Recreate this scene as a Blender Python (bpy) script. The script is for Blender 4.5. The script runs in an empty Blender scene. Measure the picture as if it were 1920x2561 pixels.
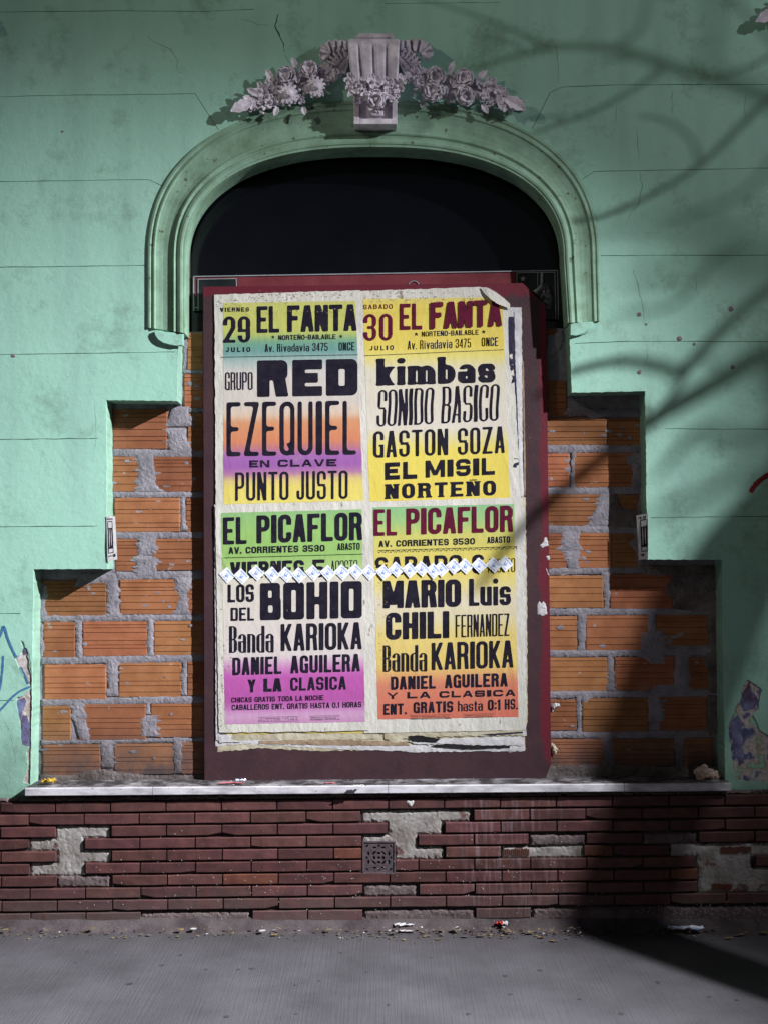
import bpy, bmesh, math, random
import numpy as np
from mathutils import Vector, Matrix, noise
from mathutils.geometry import delaunay_2d_cdt

random.seed(7)
R = math.radians
scene = bpy.context.scene
COL = scene.collection

# ------------------------------------------------------------------ camera
CAM_H, CAM_D, F, CX, HY = 1.68, 5.5, 2564.7, 829.0, 1216.7   # lens geometry; lengths in metres
cam_data = bpy.data.cameras.new("camera")
cam = bpy.data.objects.new("camera", cam_data)
COL.objects.link(cam)
cam.location = (0, -CAM_D, CAM_H)
cam.rotation_euler = (R(90), 0, 0)
cam_data.sensor_width = 36
cam_data.lens = 2970 / 2561 * 36
cam_data.shift_y = 128.5 / 2561
cam_data.clip_end = 500
scene.camera = cam

# ------------------------------------------------------------------ light
world = bpy.data.worlds.new("World")
scene.world = world
world.use_nodes = True
wn = world.node_tree
sky = wn.nodes.new("ShaderNodeTexSky")
sky.sky_type = 'NISHITA'
sky.sun_disc = False
sky.sun_elevation = R(-4)
sky.sun_rotation = R(200)
wn.links.new(sky.outputs[0], wn.nodes["Background"].inputs[0])
wn.nodes["Background"].inputs[1].default_value = 1.0

LAMP = Vector((5.1, -3.1, 5.4))       # street lamp to the right
LAMP2 = Vector((-4.4, -3.2, 5.6))     # weaker warm lamp to the left
def spot(name, loc, target, energy, colour, angle, blend, radius):
    d = bpy.data.lights.new(name, 'SPOT')
    d.energy = energy; d.color = colour; d.spot_size = R(angle); d.spot_blend = blend
    d.shadow_soft_size = radius
    o = bpy.data.objects.new(name, d); COL.objects.link(o)
    o.location = loc
    o.rotation_euler = (Vector(target) - Vector(loc)).to_track_quat('-Z', 'Y').to_euler()
    return o
key = spot("street_lamp_light", LAMP, (-11.5, 0, -5.6), 9000, (0.97, 0.97, 1.0), 56, 1.0, 0.05)
spill = spot("street_lamp_spill", LAMP, (0, 0, 2.0), 250, (0.97, 0.96, 1.0), 160, 0.3, 0.05)
warm = spot("far_street_lamp_light", LAMP2, (3.6, 0, 4.8), 260, (1.0, 0.90, 0.76), 75, 1.0, 0.06)

scene.view_settings.view_transform = 'Standard'
scene.view_settings.look = 'None'
scene.view_settings.exposure = 0
scene.view_settings.gamma = 1
scene.view_settings.use_curve_mapping = False
scene.render.engine = 'CYCLES'
scene.cycles.use_denoising = True
scene.cycles.max_bounces = 6

# ------------------------------------------------------------------ helpers
def P(px, py, y=0.0):
    """a point of the facade measured on a plane y metres behind the wall face"""
    k = (CAM_D + y) / F
    return Vector(((px - CX) * k, y, CAM_H + (HY - py) * k))

def lin(c):
    out = []
    for v in c[:3]:
        v /= 255.0
        out.append(v / 12.92 if v <= 0.04045 else ((v + 0.055) / 1.055) ** 2.4)
    return tuple(out)

def tag(o, label=None, cat=None, group=None, kind=None):
    if label: o["label"] = label
    if cat: o["category"] = cat
    if group: o["group"] = group
    if kind: o["kind"] = kind
    return o

def empty(name, loc=(0, 0, 0)):
    o = bpy.data.objects.new(name, None)
    o.empty_display_size = 0.1
    COL.objects.link(o)
    o.location = loc
    return o

def link(name, me, mats, parent=None):
    o = bpy.data.objects.new(name, me)
    COL.objects.link(o)
    if mats is not None:
        for m in (mats if isinstance(mats, (list, tuple)) else [mats]):
            me.materials.append(m)
    if parent:
        o.parent = parent
        o.matrix_parent_inverse = Matrix.Translation(-Vector(parent.location)) if parent.parent is None else parent_inv(parent)
    return o

def parent_inv(p):
    loc = Vector(p.location)
    q = p.parent
    m = Matrix.Translation(Vector((0, 0, 0)))
    chain = []
    w = world_mat(p)
    return w.inverted()

def world_mat(o):
    m = Matrix.LocRotScale(o.location, o.rotation_euler, o.scale)
    if o.parent:
        return world_mat(o.parent) @ o.matrix_parent_inverse @ m
    return m

def mesh_obj(name, verts, faces, mats, parent=None, smooth=False):
    me = bpy.data.meshes.new(name)
    me.from_pydata([tuple(v) for v in verts], [], faces)
    me.update()
    if smooth:
        me.polygons.foreach_set("use_smooth", [True] * len(me.polygons))
    return link(name, me, mats, parent)

def bm_obj(name, bm, mats, parent=None, smooth=False):
    me = bpy.data.meshes.new(name)
    bmesh.ops.recalc_face_normals(bm, faces=bm.faces)
    bm.to_mesh(me); bm.free()
    if smooth:
        me.polygons.foreach_set("use_smooth", [True] * len(me.polygons))
    return link(name, me, mats, parent)

def add_box(bm, a, b, bevel=0.0):
    g = bmesh.ops.create_cube(bm, size=1.0)
    vs = g['verts']
    c = (Vector(a) + Vector(b)) / 2; s = Vector(b) - Vector(a)
    for v in vs:
        v.co = Vector((v.co.x * s.x, v.co.y * s.y, v.co.z * s.z)) + c
    if bevel > 0:
        es = list({e for v in vs for e in v.link_edges})
        bmesh.ops.bevel(bm, geom=es, offset=bevel, segments=1, affect='EDGES')

def add_tube(bm, pts, rads, seg=8, cap=True):
    rings = []
    n = len(pts)
    for i, p in enumerate(pts):
        p = Vector(p)
        d = (Vector(pts[min(i + 1, n - 1)]) - Vector(pts[max(i - 1, 0)])).normalized()
        a = d.cross(Vector((0, 0, 1)))
        if a.length < 0.05: a = d.cross(Vector((1, 0, 0)))
        a.normalize(); b = d.cross(a)
        rings.append([bm.verts.new(p + (a * math.cos(2 * math.pi * k / seg) + b * math.sin(2 * math.pi * k / seg)) * rads[i]) for k in range(seg)])
    for i in range(n - 1):
        for k in range(seg):
            bm.faces.new((rings[i][k], rings[i][(k + 1) % seg], rings[i + 1][(k + 1) % seg], rings[i + 1][k]))
    if cap:
        bm.faces.new(rings[0][::-1]); bm.faces.new(rings[-1])

def jag(pts, step=5.0, amp=1.5, closed=True, seed=0):
    """subdivide a pixel outline and roughen it"""
    rnd = random.Random(seed)
    out = []
    n = len(pts)
    for i in range(n if closed else n - 1):
        a = Vector(pts[i]); b = Vector(pts[(i + 1) % n])
        L = (b - a).length
        m = max(1, int(L / step))
        nrm = Vector((-(b - a).y, (b - a).x))
        if nrm.length > 0: nrm.normalize()
        for k in range(m):
            p = a.lerp(b, k / m)
            if k > 0 or closed:
                p = p + nrm * rnd.uniform(-amp, amp)
            out.append(p)
    if not closed: out.append(Vector(pts[-1]))
    return out

def inside_dist(poly, q):
    x, y = q
    ins = False; d2 = 1e18
    n = len(poly)
    for i in range(n):
        ax, ay = poly[i]; bx, by = poly[(i + 1) % n]
        if (ay > y) != (by > y) and x < (bx - ax) * (y - ay) / (by - ay) + ax:
            ins = not ins
        dx, dy = bx - ax, by - ay
        l2 = dx * dx + dy * dy
        t = 0 if l2 == 0 else max(0, min(1, ((x - ax) * dx + (y - ay) * dy) / l2))
        ex, ey = ax + t * dx - x, ay + t * dy - y
        d2 = min(d2, ex * ex + ey * ey)
    return ins, math.sqrt(d2)

def patch(name, outline, y, height, mat, parent, res=6.0, amp=0.0015, edge=6.0, skirt=0.004, nscale=0.15, seed=0):
    """a rough slab stuck on plane y: outline in pixels, height metres towards the street"""
    poly = [(p[0], p[1]) for p in outline]
    xs = [p[0] for p in poly]; ys = [p[1] for p in poly]
    pts = [Vector(p) for p in poly]
    hs = [0.0] * len(pts)
    rnd = random.Random(seed)
    gx = min(xs)
    while gx < max(xs):
        gy = min(ys)
        while gy < max(ys):
            q = (gx + rnd.uniform(-.35, .35) * res, gy + rnd.uniform(-.35, .35) * res)
            ins, d = inside_dist(poly, q)
            if ins and d > res * 0.45:
                pts.append(Vector(q)); hs.append(min(1.0, d / edge))
            gy += res
        gx += res
    n = len(poly)
    edges = [(i, (i + 1) % n) for i in range(n)]
    vs, es, fs, ov, oe, of = delaunay_2d_cdt(pts, edges, [], 1, 1e-5)
    verts = []
    for i, v in enumerate(vs):
        src = ov[i][0] if ov[i] else 0
        h = hs[src] ** 0.6 if src < len(hs) else 0
        nz = noise.noise(Vector((v.x * nscale, v.y * nscale, seed * 3.1))) + 0.5 * noise.noise(Vector((v.x * nscale * 2.7, v.y * nscale * 2.7, seed * 1.7)))
        yy = y - height * h - amp * nz * (0.3 + h)
        p = P(v.x, v.y, y); p.y = yy
        verts.append(p)
    faces = [tuple(f) for f in fs]
    # skirt
    base = {}
    cnt = {}
    for f in faces:
        for a, b in zip(f, f[1:] + f[:1]):
            cnt[(a, b)] = 1
    border = [(a, b) for (a, b) in cnt if (b, a) not in cnt]
    for a, b in border:
        for q in (a, b):
            if q not in base:
                base[q] = len(verts)
                w = verts[q].copy(); w.y = y + skirt
                verts.append(w)
        faces.append((b, a, base[a], base[b]))
    return mesh_obj(name, verts, faces, mat, parent, smooth=False)

# ------------------------------------------------------------------ materials
def nodes_of(m):
    m.use_nodes = True
    nt = m.node_tree
    return nt, nt.nodes["Principled BSDF"]

def mat(name, c1, c2=None, scale=8.0, rough=0.8, bump=0.3, bscale=60.0, bdist=0.004, contrast=(0.35, 0.65), spec=0.3,
        speck=None, speck_scale=90.0, speck_lim=0.68, stretch=None, metal=0.0, rnd=0.0, coord='Object', detail=6.0, grain=0.0):
    m = bpy.data.materials.new(name)
    nt, b = nodes_of(m)
    N, L = nt.nodes, nt.links
    tc = N.new("ShaderNodeTexCoord")
    vec = tc.outputs[coord]
    if stretch:
        mp = N.new("ShaderNodeMapping"); mp.inputs['Scale'].default_value = stretch
        L.new(vec, mp.inputs[0]); sv = mp.outputs[0]
    else: sv = vec
    n1 = N.new("ShaderNodeTexNoise"); n1.inputs['Scale'].default_value = scale; n1.inputs['Detail'].default_value = detail
    n1.inputs['Roughness'].default_value = 0.6
    L.new(sv, n1.inputs['Vector'])
    cr = N.new("ShaderNodeValToRGB")
    cr.color_ramp.elements[0].position = contrast[0]; cr.color_ramp.elements[1].position = contrast[1]
    cr.color_ramp.elements[0].color = (*c1, 1); cr.color_ramp.elements[1].color = (*(c2 or c1), 1)
    L.new(n1.outputs[0], cr.inputs[0])
    col = cr.outputs[0]
    if speck:
        n2 = N.new("ShaderNodeTexNoise"); n2.inputs['Scale'].default_value = speck_scale; n2.inputs['Detail'].default_value = 3
        L.new(sv, n2.inputs['Vector'])
        r2 = N.new("ShaderNodeValToRGB"); r2.color_ramp.elements[0].position = speck_lim; r2.color_ramp.elements[1].position = speck_lim + 0.04
        L.new(n2.outputs[0], r2.inputs[0])
        mx = N.new("ShaderNodeMixRGB"); mx.inputs[2].default_value = (*speck, 1)
        L.new(r2.outputs[0], mx.inputs[0]); L.new(col, mx.inputs[1]); col = mx.outputs[0]
    if grain:
        n4 = N.new("ShaderNodeTexNoise"); n4.inputs['Scale'].default_value = 330; n4.inputs['Detail'].default_value = 2
        L.new(vec, n4.inputs['Vector'])
        mr = N.new("ShaderNodeMapRange"); mr.inputs[1].default_value = 0.3; mr.inputs[2].default_value = 0.7
        mr.inputs[3].default_value = 1 - grain; mr.inputs[4].default_value = 1 + grain
        L.new(n4.outputs[0], mr.inputs[0])
        hv = N.new("ShaderNodeHueSaturation"); L.new(col, hv.inputs['Color']); L.new(mr.outputs[0], hv.inputs['Value']); col = hv.outputs[0]
    if rnd:
        oi = N.new("ShaderNodeObjectInfo")
        mr = N.new("ShaderNodeMapRange"); mr.inputs[3].default_value = 1 - rnd; mr.inputs[4].default_value = 1 + rnd
        L.new(oi.outputs['Random'], mr.inputs[0])
        hv = N.new("ShaderNodeHueSaturation"); L.new(col, hv.inputs['Color']); L.new(mr.outputs[0], hv.inputs['Value'])
        mh = N.new("ShaderNodeMapRange"); mh.inputs[3].default_value = 0.5 - rnd * 0.04; mh.inputs[4].default_value = 0.5 + rnd * 0.04
        sc = N.new("ShaderNodeMath"); sc.operation = 'MULTIPLY'; sc.inputs[1].default_value = 7.31
        fr = N.new("ShaderNodeMath"); fr.operation = 'FRACT'
        L.new(oi.outputs['Random'], sc.inputs[0]); L.new(sc.outputs[0], fr.inputs[0]); L.new(fr.outputs[0], mh.inputs[0]); L.new(mh.outputs[0], hv.inputs['Hue'])
        col = hv.outputs[0]
    L.new(col, b.inputs['Base Color'])
    b.inputs['Roughness'].default_value = rough
    b.inputs['Specular IOR Level'].default_value = spec
    b.inputs['Metallic'].default_value = metal
    if bump:
        n3 = N.new("ShaderNodeTexNoise"); n3.inputs['Scale'].default_value = bscale; n3.inputs['Detail'].default_value = 8
        n3.inputs['Roughness'].default_value = 0.65
        L.new(sv, n3.inputs['Vector'])
        bp = N.new("ShaderNodeBump"); bp.inputs['Strength'].default_value = bump; bp.inputs['Distance'].default_value = bdist
        L.new(n3.outputs[0], bp.inputs['Height']); L.new(bp.outputs[0], b.inputs['Normal'])
    m["col_out"] = 0
    return m

MINT = (0.27, 0.565, 0.435)
M = {}
# painted plaster: mint with grime, damp stains and fine roller texture
def wall_paint(name):
    m = mat(name, (0.36, 0.635, 0.52), (0.295, 0.555, 0.445), scale=1.6, rough=0.66, bump=0.6, bscale=26, bdist=0.004, contrast=(0.3, 0.75), grain=0.11)
    nt = m.node_tree; N, L = nt.nodes, nt.links; b = N["Principled BSDF"]
    src = b.inputs['Base Color'].links[0].from_socket
    tc = [n for n in N if n.type == 'TEX_COORD'][0]
    # greenish black damp blotches, sparse
    n = N.new("ShaderNodeTexNoise"); n.inputs['Scale'].default_value = 3.1; n.inputs['Detail'].default_value = 10; n.inputs['Roughness'].default_value = 0.78
    L.new(tc.outputs['Object'], n.inputs['Vector'])
    r = N.new("ShaderNodeValToRGB"); r.color_ramp.elements[0].position = 0.52; r.color_ramp.elements[1].position = 0.72
    L.new(n.outputs[0], r.inputs[0])
    mu = N.new("ShaderNodeMath"); mu.operation = 'MULTIPLY'; mu.inputs[1].default_value = 0.75
    L.new(r.outputs[0], mu.inputs[0])
    mx = N.new("ShaderNodeMixRGB"); mx.inputs[2].default_value = (0.12, 0.19, 0.13, 1)
    L.new(mu.outputs[0], mx.inputs[0]); L.new(src, mx.inputs[1])
    # lilac dirty veil running down
    mp = N.new("ShaderNodeMapping"); mp.inputs['Scale'].default_value = (6, 6, 0.8); L.new(tc.outputs['Object'], mp.inputs[0])
    n2 = N.new("ShaderNodeTexNoise"); n2.inputs['Scale'].default_value = 1.0; n2.inputs['Detail'].default_value = 7
    L.new(mp.outputs[0], n2.inputs['Vector'])
    r2 = N.new("ShaderNodeValToRGB"); r2.color_ramp.elements[0].position = 0.48; r2.color_ramp.elements[1].position = 0.75
    L.new(n2.outputs[0], r2.inputs[0])
    mu2 = N.new("ShaderNodeMath"); mu2.operation = 'MULTIPLY'; mu2.inputs[1].default_value = 0.35
    L.new(r2.outputs[0], mu2.inputs[0])
    mx2 = N.new("ShaderNodeMixRGB"); mx2.inputs[2].default_value = (0.20, 0.33, 0.30, 1)
    L.new(mu2.outputs[0], mx2.inputs[0]); L.new(mx.outputs[0], mx2.inputs[1])
    L.new(mx2.outputs[0], b.inputs['Base Color'])
    return m
M['paint'] = wall_paint("mint_painted_plaster")
M['reveal'] = mat('darkened_reveal_paint', (0.17, 0.31, 0.235), (0.26, 0.44, 0.35), scale=7, rough=0.7, bump=0.5, bscale=50, grain=0.08, contrast=(0.3, 0.7))  # wall paint darkened to offset the lamp's direct light on the jambs
M['mould'] = mat("dirty_mint_moulding", (0.15, 0.25, 0.165), (0.275, 0.46, 0.34), scale=9, rough=0.7, bump=0.4, bscale=60, contrast=(0.3, 0.7), grain=0.08, speck=(0.10, 0.12, 0.08), speck_scale=30, speck_lim=0.66)
M['groove'] = mat("grimy_joint", (0.10, 0.19, 0.14), (0.16, 0.28, 0.21), scale=20)
M['ornament'] = mat("lilac_white_stucco", (0.48, 0.44, 0.51), (0.84, 0.79, 0.88), scale=18, rough=0.75, bump=0.4, bscale=150, bdist=0.002, grain=0.08)
M['hollow'] = mat("orange_hollow_brick", (0.25, 0.096, 0.040), (0.345, 0.142, 0.064), scale=9, rough=0.9, bump=0.5, bscale=120, bdist=0.0025, rnd=0.24, grain=0.14, speck=(0.34, 0.27, 0.23), speck_scale=22, speck_lim=0.70)
M['mortar'] = mat("grey_mortar", (0.175, 0.165, 0.19), (0.28, 0.265, 0.30), scale=14, rough=0.95, bump=0.8, bscale=70, bdist=0.006, grain=0.10)
M['mortar_dirty'] = mat("dirty_mortar", (0.075, 0.058, 0.055), (0.19, 0.165, 0.16), scale=10, rough=0.95, bump=0.9, bscale=60, bdist=0.008, grain=0.1)
M['plinth_mortar'] = mat("dark_plinth_mortar", (0.02, 0.017, 0.019), (0.05, 0.042, 0.044), scale=14, rough=0.95, bump=0.8, bscale=70, bdist=0.006)
M['plinth_patch'] = mat("pale_render_patch", (0.17, 0.15, 0.135), (0.36, 0.345, 0.335), scale=10, rough=0.95, bump=0.7, bscale=80, bdist=0.004, grain=0.14, speck=(0.13, 0.075, 0.07), speck_scale=16, speck_lim=0.62)
M['plinth_grey'] = mat("stained_flush_render", (0.085, 0.06, 0.062), (0.155, 0.125, 0.125), scale=12, rough=0.95, bump=0.9, bscale=55, bdist=0.006, grain=0.14, speck=(0.25, 0.2, 0.2), speck_scale=60, speck_lim=0.68)
M['marble'] = mat("worn_white_marble", (0.32, 0.31, 0.335), (0.62, 0.61, 0.655), scale=9, rough=0.5, bump=0.25, bscale=50, bdist=0.002, contrast=(0.32, 0.6), stretch=(1, 1, 3), grain=0.06, speck=(0.16, 0.15, 0.15), speck_scale=28, speck_lim=0.66)
M['peel'] = None
M['paper'] = mat("poster_paper", (0.50, 0.49, 0.435), (0.60, 0.585, 0.535), scale=7, rough=0.75, bump=0.8, bscale=20, bdist=0.006, stretch=(1.6, 1, 0.7), grain=0.06, speck=(0.26, 0.23, 0.18), speck_scale=12, speck_lim=0.66)
M['paper_white'] = mat("white_paper", (0.56, 0.56, 0.58), (0.44, 0.43, 0.44), scale=20, rough=0.7, bump=0.7, bscale=45, bdist=0.004)
M['paper_old'] = mat("yellowed_paper", (0.36, 0.32, 0.22), (0.50, 0.47, 0.36), scale=12, rough=0.8, bump=0.7, bscale=35, bdist=0.004)
M['paper_yellow'] = mat("yellow_paper", (0.52, 0.43, 0.06), (0.48, 0.42, 0.18), scale=12, rough=0.8)
M['navy'] = mat("navy_print", (0.014, 0.012, 0.04), (0.022, 0.02, 0.05), scale=30, rough=0.6, bump=0.2)
M['ink'] = mat("black_ink", (0.008, 0.007, 0.016), (0.018, 0.015, 0.026), scale=30, rough=0.8, bump=0.25, bscale=80, spec=0.1, speck=(0.20, 0.18, 0.2), speck_scale=85, speck_lim=0.735)
M['ink_maroon'] = mat("maroon_ink", (0.11, 0.008, 0.028), (0.07, 0.006, 0.022), scale=25, rough=0.8, spec=0.12, bump=0.25, bscale=80, speck=(0.3, 0.2, 0.1), speck_scale=85, speck_lim=0.74)
M['ink_blue'] = mat("pale_blue_ink", (0.15, 0.27, 0.60), (0.22, 0.34, 0.66), scale=60, bump=0)
M['sticker'] = mat("white_sticker", (0.74, 0.78, 0.84), (0.80, 0.82, 0.86), scale=30, rough=0.45, bump=0.15)
M['glass'] = mat("black_glass", (0.0022, 0.0024, 0.004), (0.004, 0.004, 0.007), scale=3, rough=0.12, bump=0.0, spec=0.35)
M['black_wood'] = mat("black_painted_frame", (0.006, 0.006, 0.007), (0.016, 0.016, 0.018), scale=20, rough=0.5, bump=0.3)
M['sign_red'] = mat("faded_red_sign", (0.13, 0.022, 0.03), (0.19, 0.04, 0.05), scale=8, rough=0.5, bump=0.1)
M['sign_dark'] = mat("dark_sign_panel", (0.010, 0.014, 0.016), (0.022, 0.028, 0.03), scale=8, rough=0.3, bump=0.0)
M['sign_line'] = mat("grey_sign_line", (0.26, 0.28, 0.30), (0.34, 0.36, 0.40), scale=8, rough=0.5, bump=0.0)
M['concrete_lump'] = mat("pale_pink_rubble", (0.5, 0.36, 0.3), (0.68, 0.55, 0.48), scale=20, rough=0.95, bump=0.8, bscale=50)
M['bark'] = mat("plane_tree_bark", (0.05, 0.04, 0.03), (0.12, 0.10, 0.07), scale=10, rough=0.9, bump=0.8, bscale=20)
M['steel'] = mat("grey_painted_steel", (0.10, 0.11, 0.11), (0.14, 0.15, 0.15), scale=6, rough=0.5, bump=0.1, metal=0.2)
M['leaf'] = mat("dead_leaf", (0.16, 0.10, 0.05), (0.26, 0.18, 0.09), scale=30, rough=0.8, bump=0.3, rnd=0.4)
M['graffiti_blue'] = mat("blue_spray_paint", (0.045, 0.14, 0.30), (0.07, 0.20, 0.36), scale=40, rough=0.6, bump=0.2)
M['graffiti_red'] = mat("red_spray_paint", (0.16, 0.012, 0.014), (0.22, 0.02, 0.02), scale=40, rough=0.6, bump=0.2)
M['filler'] = mat("pink_grey_filler", (0.26, 0.20, 0.22), (0.17, 0.14, 0.17), scale=60, rough=0.9)
M['iron'] = mat("painted_cast_iron", (0.055, 0.04, 0.045), (0.10, 0.08, 0.09), scale=30, rough=0.7, bump=0.5)
M['yellow_wrap'] = mat("gold_wrapper", (0.6, 0.38, 0.03), (0.3, 0.16, 0.02), scale=50, rough=0.35, bump=0.8)
M['pink_wrap'] = mat("pink_paper", (0.35, 0.06, 0.09), (0.5, 0.2, 0.22), scale=50, rough=0.6, bump=0.6)
M['red_wrap'] = mat("red_paper", (0.55, 0.03, 0.02), (0.4, 0.02, 0.02), scale=50, rough=0.5, bump=0.6)
M['blue_wrap'] = mat("blue_white_packet", (0.20, 0.33, 0.62), (0.68, 0.70, 0.76), scale=45, rough=0.4, bump=0.5, contrast=(0.42, 0.5))
M['card'] = mat("brown_card_edge", (0.22, 0.155, 0.10), (0.34, 0.25, 0.17), scale=30, rough=0.9)

def grime(m, axis, a, b_, colour, amount, nscale=6.0):
    """a layer of settled dirt, thicker towards b_ along an axis"""
    nt = m.node_tree; N, L = nt.nodes, nt.links; bs = N["Principled BSDF"]
    src = bs.inputs['Base Color'].links[0].from_socket
    g = N.new("ShaderNodeNewGeometry"); sep = N.new("ShaderNodeSeparateXYZ"); L.new(g.outputs['Position'], sep.inputs[0])
    r = N.new("ShaderNodeMapRange"); r.inputs[1].default_value = a; r.inputs[2].default_value = b_; L.new(sep.outputs[axis], r.inputs[0])
    n = N.new("ShaderNodeTexNoise"); n.inputs['Scale'].default_value = nscale; n.inputs['Detail'].default_value = 9; n.inputs['Roughness'].default_value = .7; L.new(g.outputs['Position'], n.inputs['Vector'])
    q = N.new("ShaderNodeMapRange"); q.inputs[1].default_value = .2; q.inputs[2].default_value = .55; L.new(n.outputs[0], q.inputs[0])
    mu = N.new("ShaderNodeMath"); mu.operation = 'MULTIPLY'; L.new(r.outputs[0], mu.inputs[0]); L.new(q.outputs[0], mu.inputs[1])
    mu2 = N.new("ShaderNodeMath"); mu2.operation = 'MULTIPLY'; mu2.inputs[1].default_value = amount; L.new(mu.outputs[0], mu2.inputs[0])
    mx = N.new("ShaderNodeMixRGB"); mx.inputs[2].default_value = (*colour, 1); L.new(mu2.outputs[0], mx.inputs[0]); L.new(src, mx.inputs[1]); L.new(mx.outputs[0], bs.inputs['Base Color'])
grime(M['hollow'], 2, .93, .70, (.075, .055, .055), 1.0)
grime(M['mortar'], 2, .90, .70, (.08, .068, .070), 1.0)
grime(M['marble'], 1, -.0695, -.055, (.042, .037, .039), 1.0, 9)
grime(M['paint'], 2, 1.0, .62, (.10, .17, .13), .55, 7)

def ramp_mat(name, stops, scale, detail=8, rough=0.9, bump=0.7, bscale=40):
    m = mat(name, (0, 0, 0), scale=scale, rough=rough, bump=bump, bscale=bscale, bdist=0.005, detail=detail)
    cr = [n for n in m.node_tree.nodes if n.type == 'VALTORGB'][0].color_ramp
    cr.elements[0].position = stops[0][0]; cr.elements[0].color = (*stops[0][1], 1)
    cr.elements[1].position = stops[-1][0]; cr.elements[1].color = (*stops[-1][1], 1)
    for p, c in stops[1:-1]:
        e = cr.elements.new(p); e.color = (*c, 1)
    return m
M['peel'] = ramp_mat("peeled_paint_layers", [(0.36, (0.06, 0.07, 0.15)), (0.43, (0.12, 0.13, 0.24)), (0.46, (0.32, 0.28, 0.30)), (0.53, (0.46, 0.43, 0.40)), (0.56, (0.27, 0.21, 0.16)), (0.62, (0.24, 0.46, 0.34))], 13)
M['peel2'] = ramp_mat("cream_plaster_scar", [(0.35, (0.24, 0.17, 0.13)), (0.48, (0.42, 0.36, 0.33)), (0.6, (0.55, 0.50, 0.49))], 20)
M['peel3'] = ramp_mat("blue_purple_old_paint", [(0.38, (0.09, 0.06, 0.11)), (0.5, (0.13, 0.13, 0.24)), (0.6, (0.18, 0.21, 0.36))], 11)

# board: worn maroon paint, darker and browner where weathered
def board_mat():
    m = mat("worn_maroon_board", (0.040, 0.020, 0.026), (0.055, 0.026, 0.031), scale=9, rough=0.55, bump=0.35, bscale=60, grain=0.18, speck=(0.3, 0.25, 0.25), speck_scale=120, speck_lim=0.75)
    nt = m.node_tree; N, L = nt.nodes, nt.links; b = N["Principled BSDF"]
    src = b.inputs['Base Color'].links[0].from_socket
    tc = [n for n in N if n.type == 'TEX_COORD'][0]
    sep = N.new("ShaderNodeSeparateXYZ"); L.new(tc.outputs['Generated'], sep.inputs[0])
    # fresher red paint survives near the top and the right edge, where no bills were pasted
    def ramp(sock, a, b_):
        r = N.new("ShaderNodeMapRange"); r.inputs[1].default_value = a; r.inputs[2].default_value = b_; L.new(sock, r.inputs[0]); return r.outputs[0]
    mxm = N.new("ShaderNodeMath"); mxm.operation = 'MAXIMUM'
    L.new(ramp(sep.outputs[0], .955, .99), mxm.inputs[0]); L.new(ramp(sep.outputs[2], .955, .995), mxm.inputs[1])
    lo = N.new("ShaderNodeMath"); lo.operation = 'MULTIPLY'; L.new(mxm.outputs[0], lo.inputs[0]); L.new(ramp(sep.outputs[2], .0, .10), lo.inputs[1])
    mp = N.new("ShaderNodeMapping"); mp.inputs['Scale'].default_value = (2.0, 1, .7); L.new(tc.outputs['Object'], mp.inputs[0])
    n = N.new("ShaderNodeTexNoise"); n.inputs['Scale'].default_value = 7; n.inputs['Detail'].default_value = 6; L.new(mp.outputs[0], n.inputs['Vector'])
    ad = N.new("ShaderNodeMath"); ad.operation = 'ADD'; L.new(lo.outputs[0], ad.inputs[0]); L.new(n.outputs[0], ad.inputs[1])
    r2 = N.new("ShaderNodeMapRange"); r2.inputs[1].default_value = .80; r2.inputs[2].default_value = 1.05; L.new(ad.outputs[0], r2.inputs[0])
    mx = N.new("ShaderNodeMixRGB"); mx.inputs[2].default_value = (0.115, 0.012, 0.024, 1)
    L.new(r2.outputs[0], mx.inputs[0]); L.new(src, mx.inputs[1]); L.new(mx.outputs[0], b.inputs['Base Color'])
    return m
M['board'] = board_mat()

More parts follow.
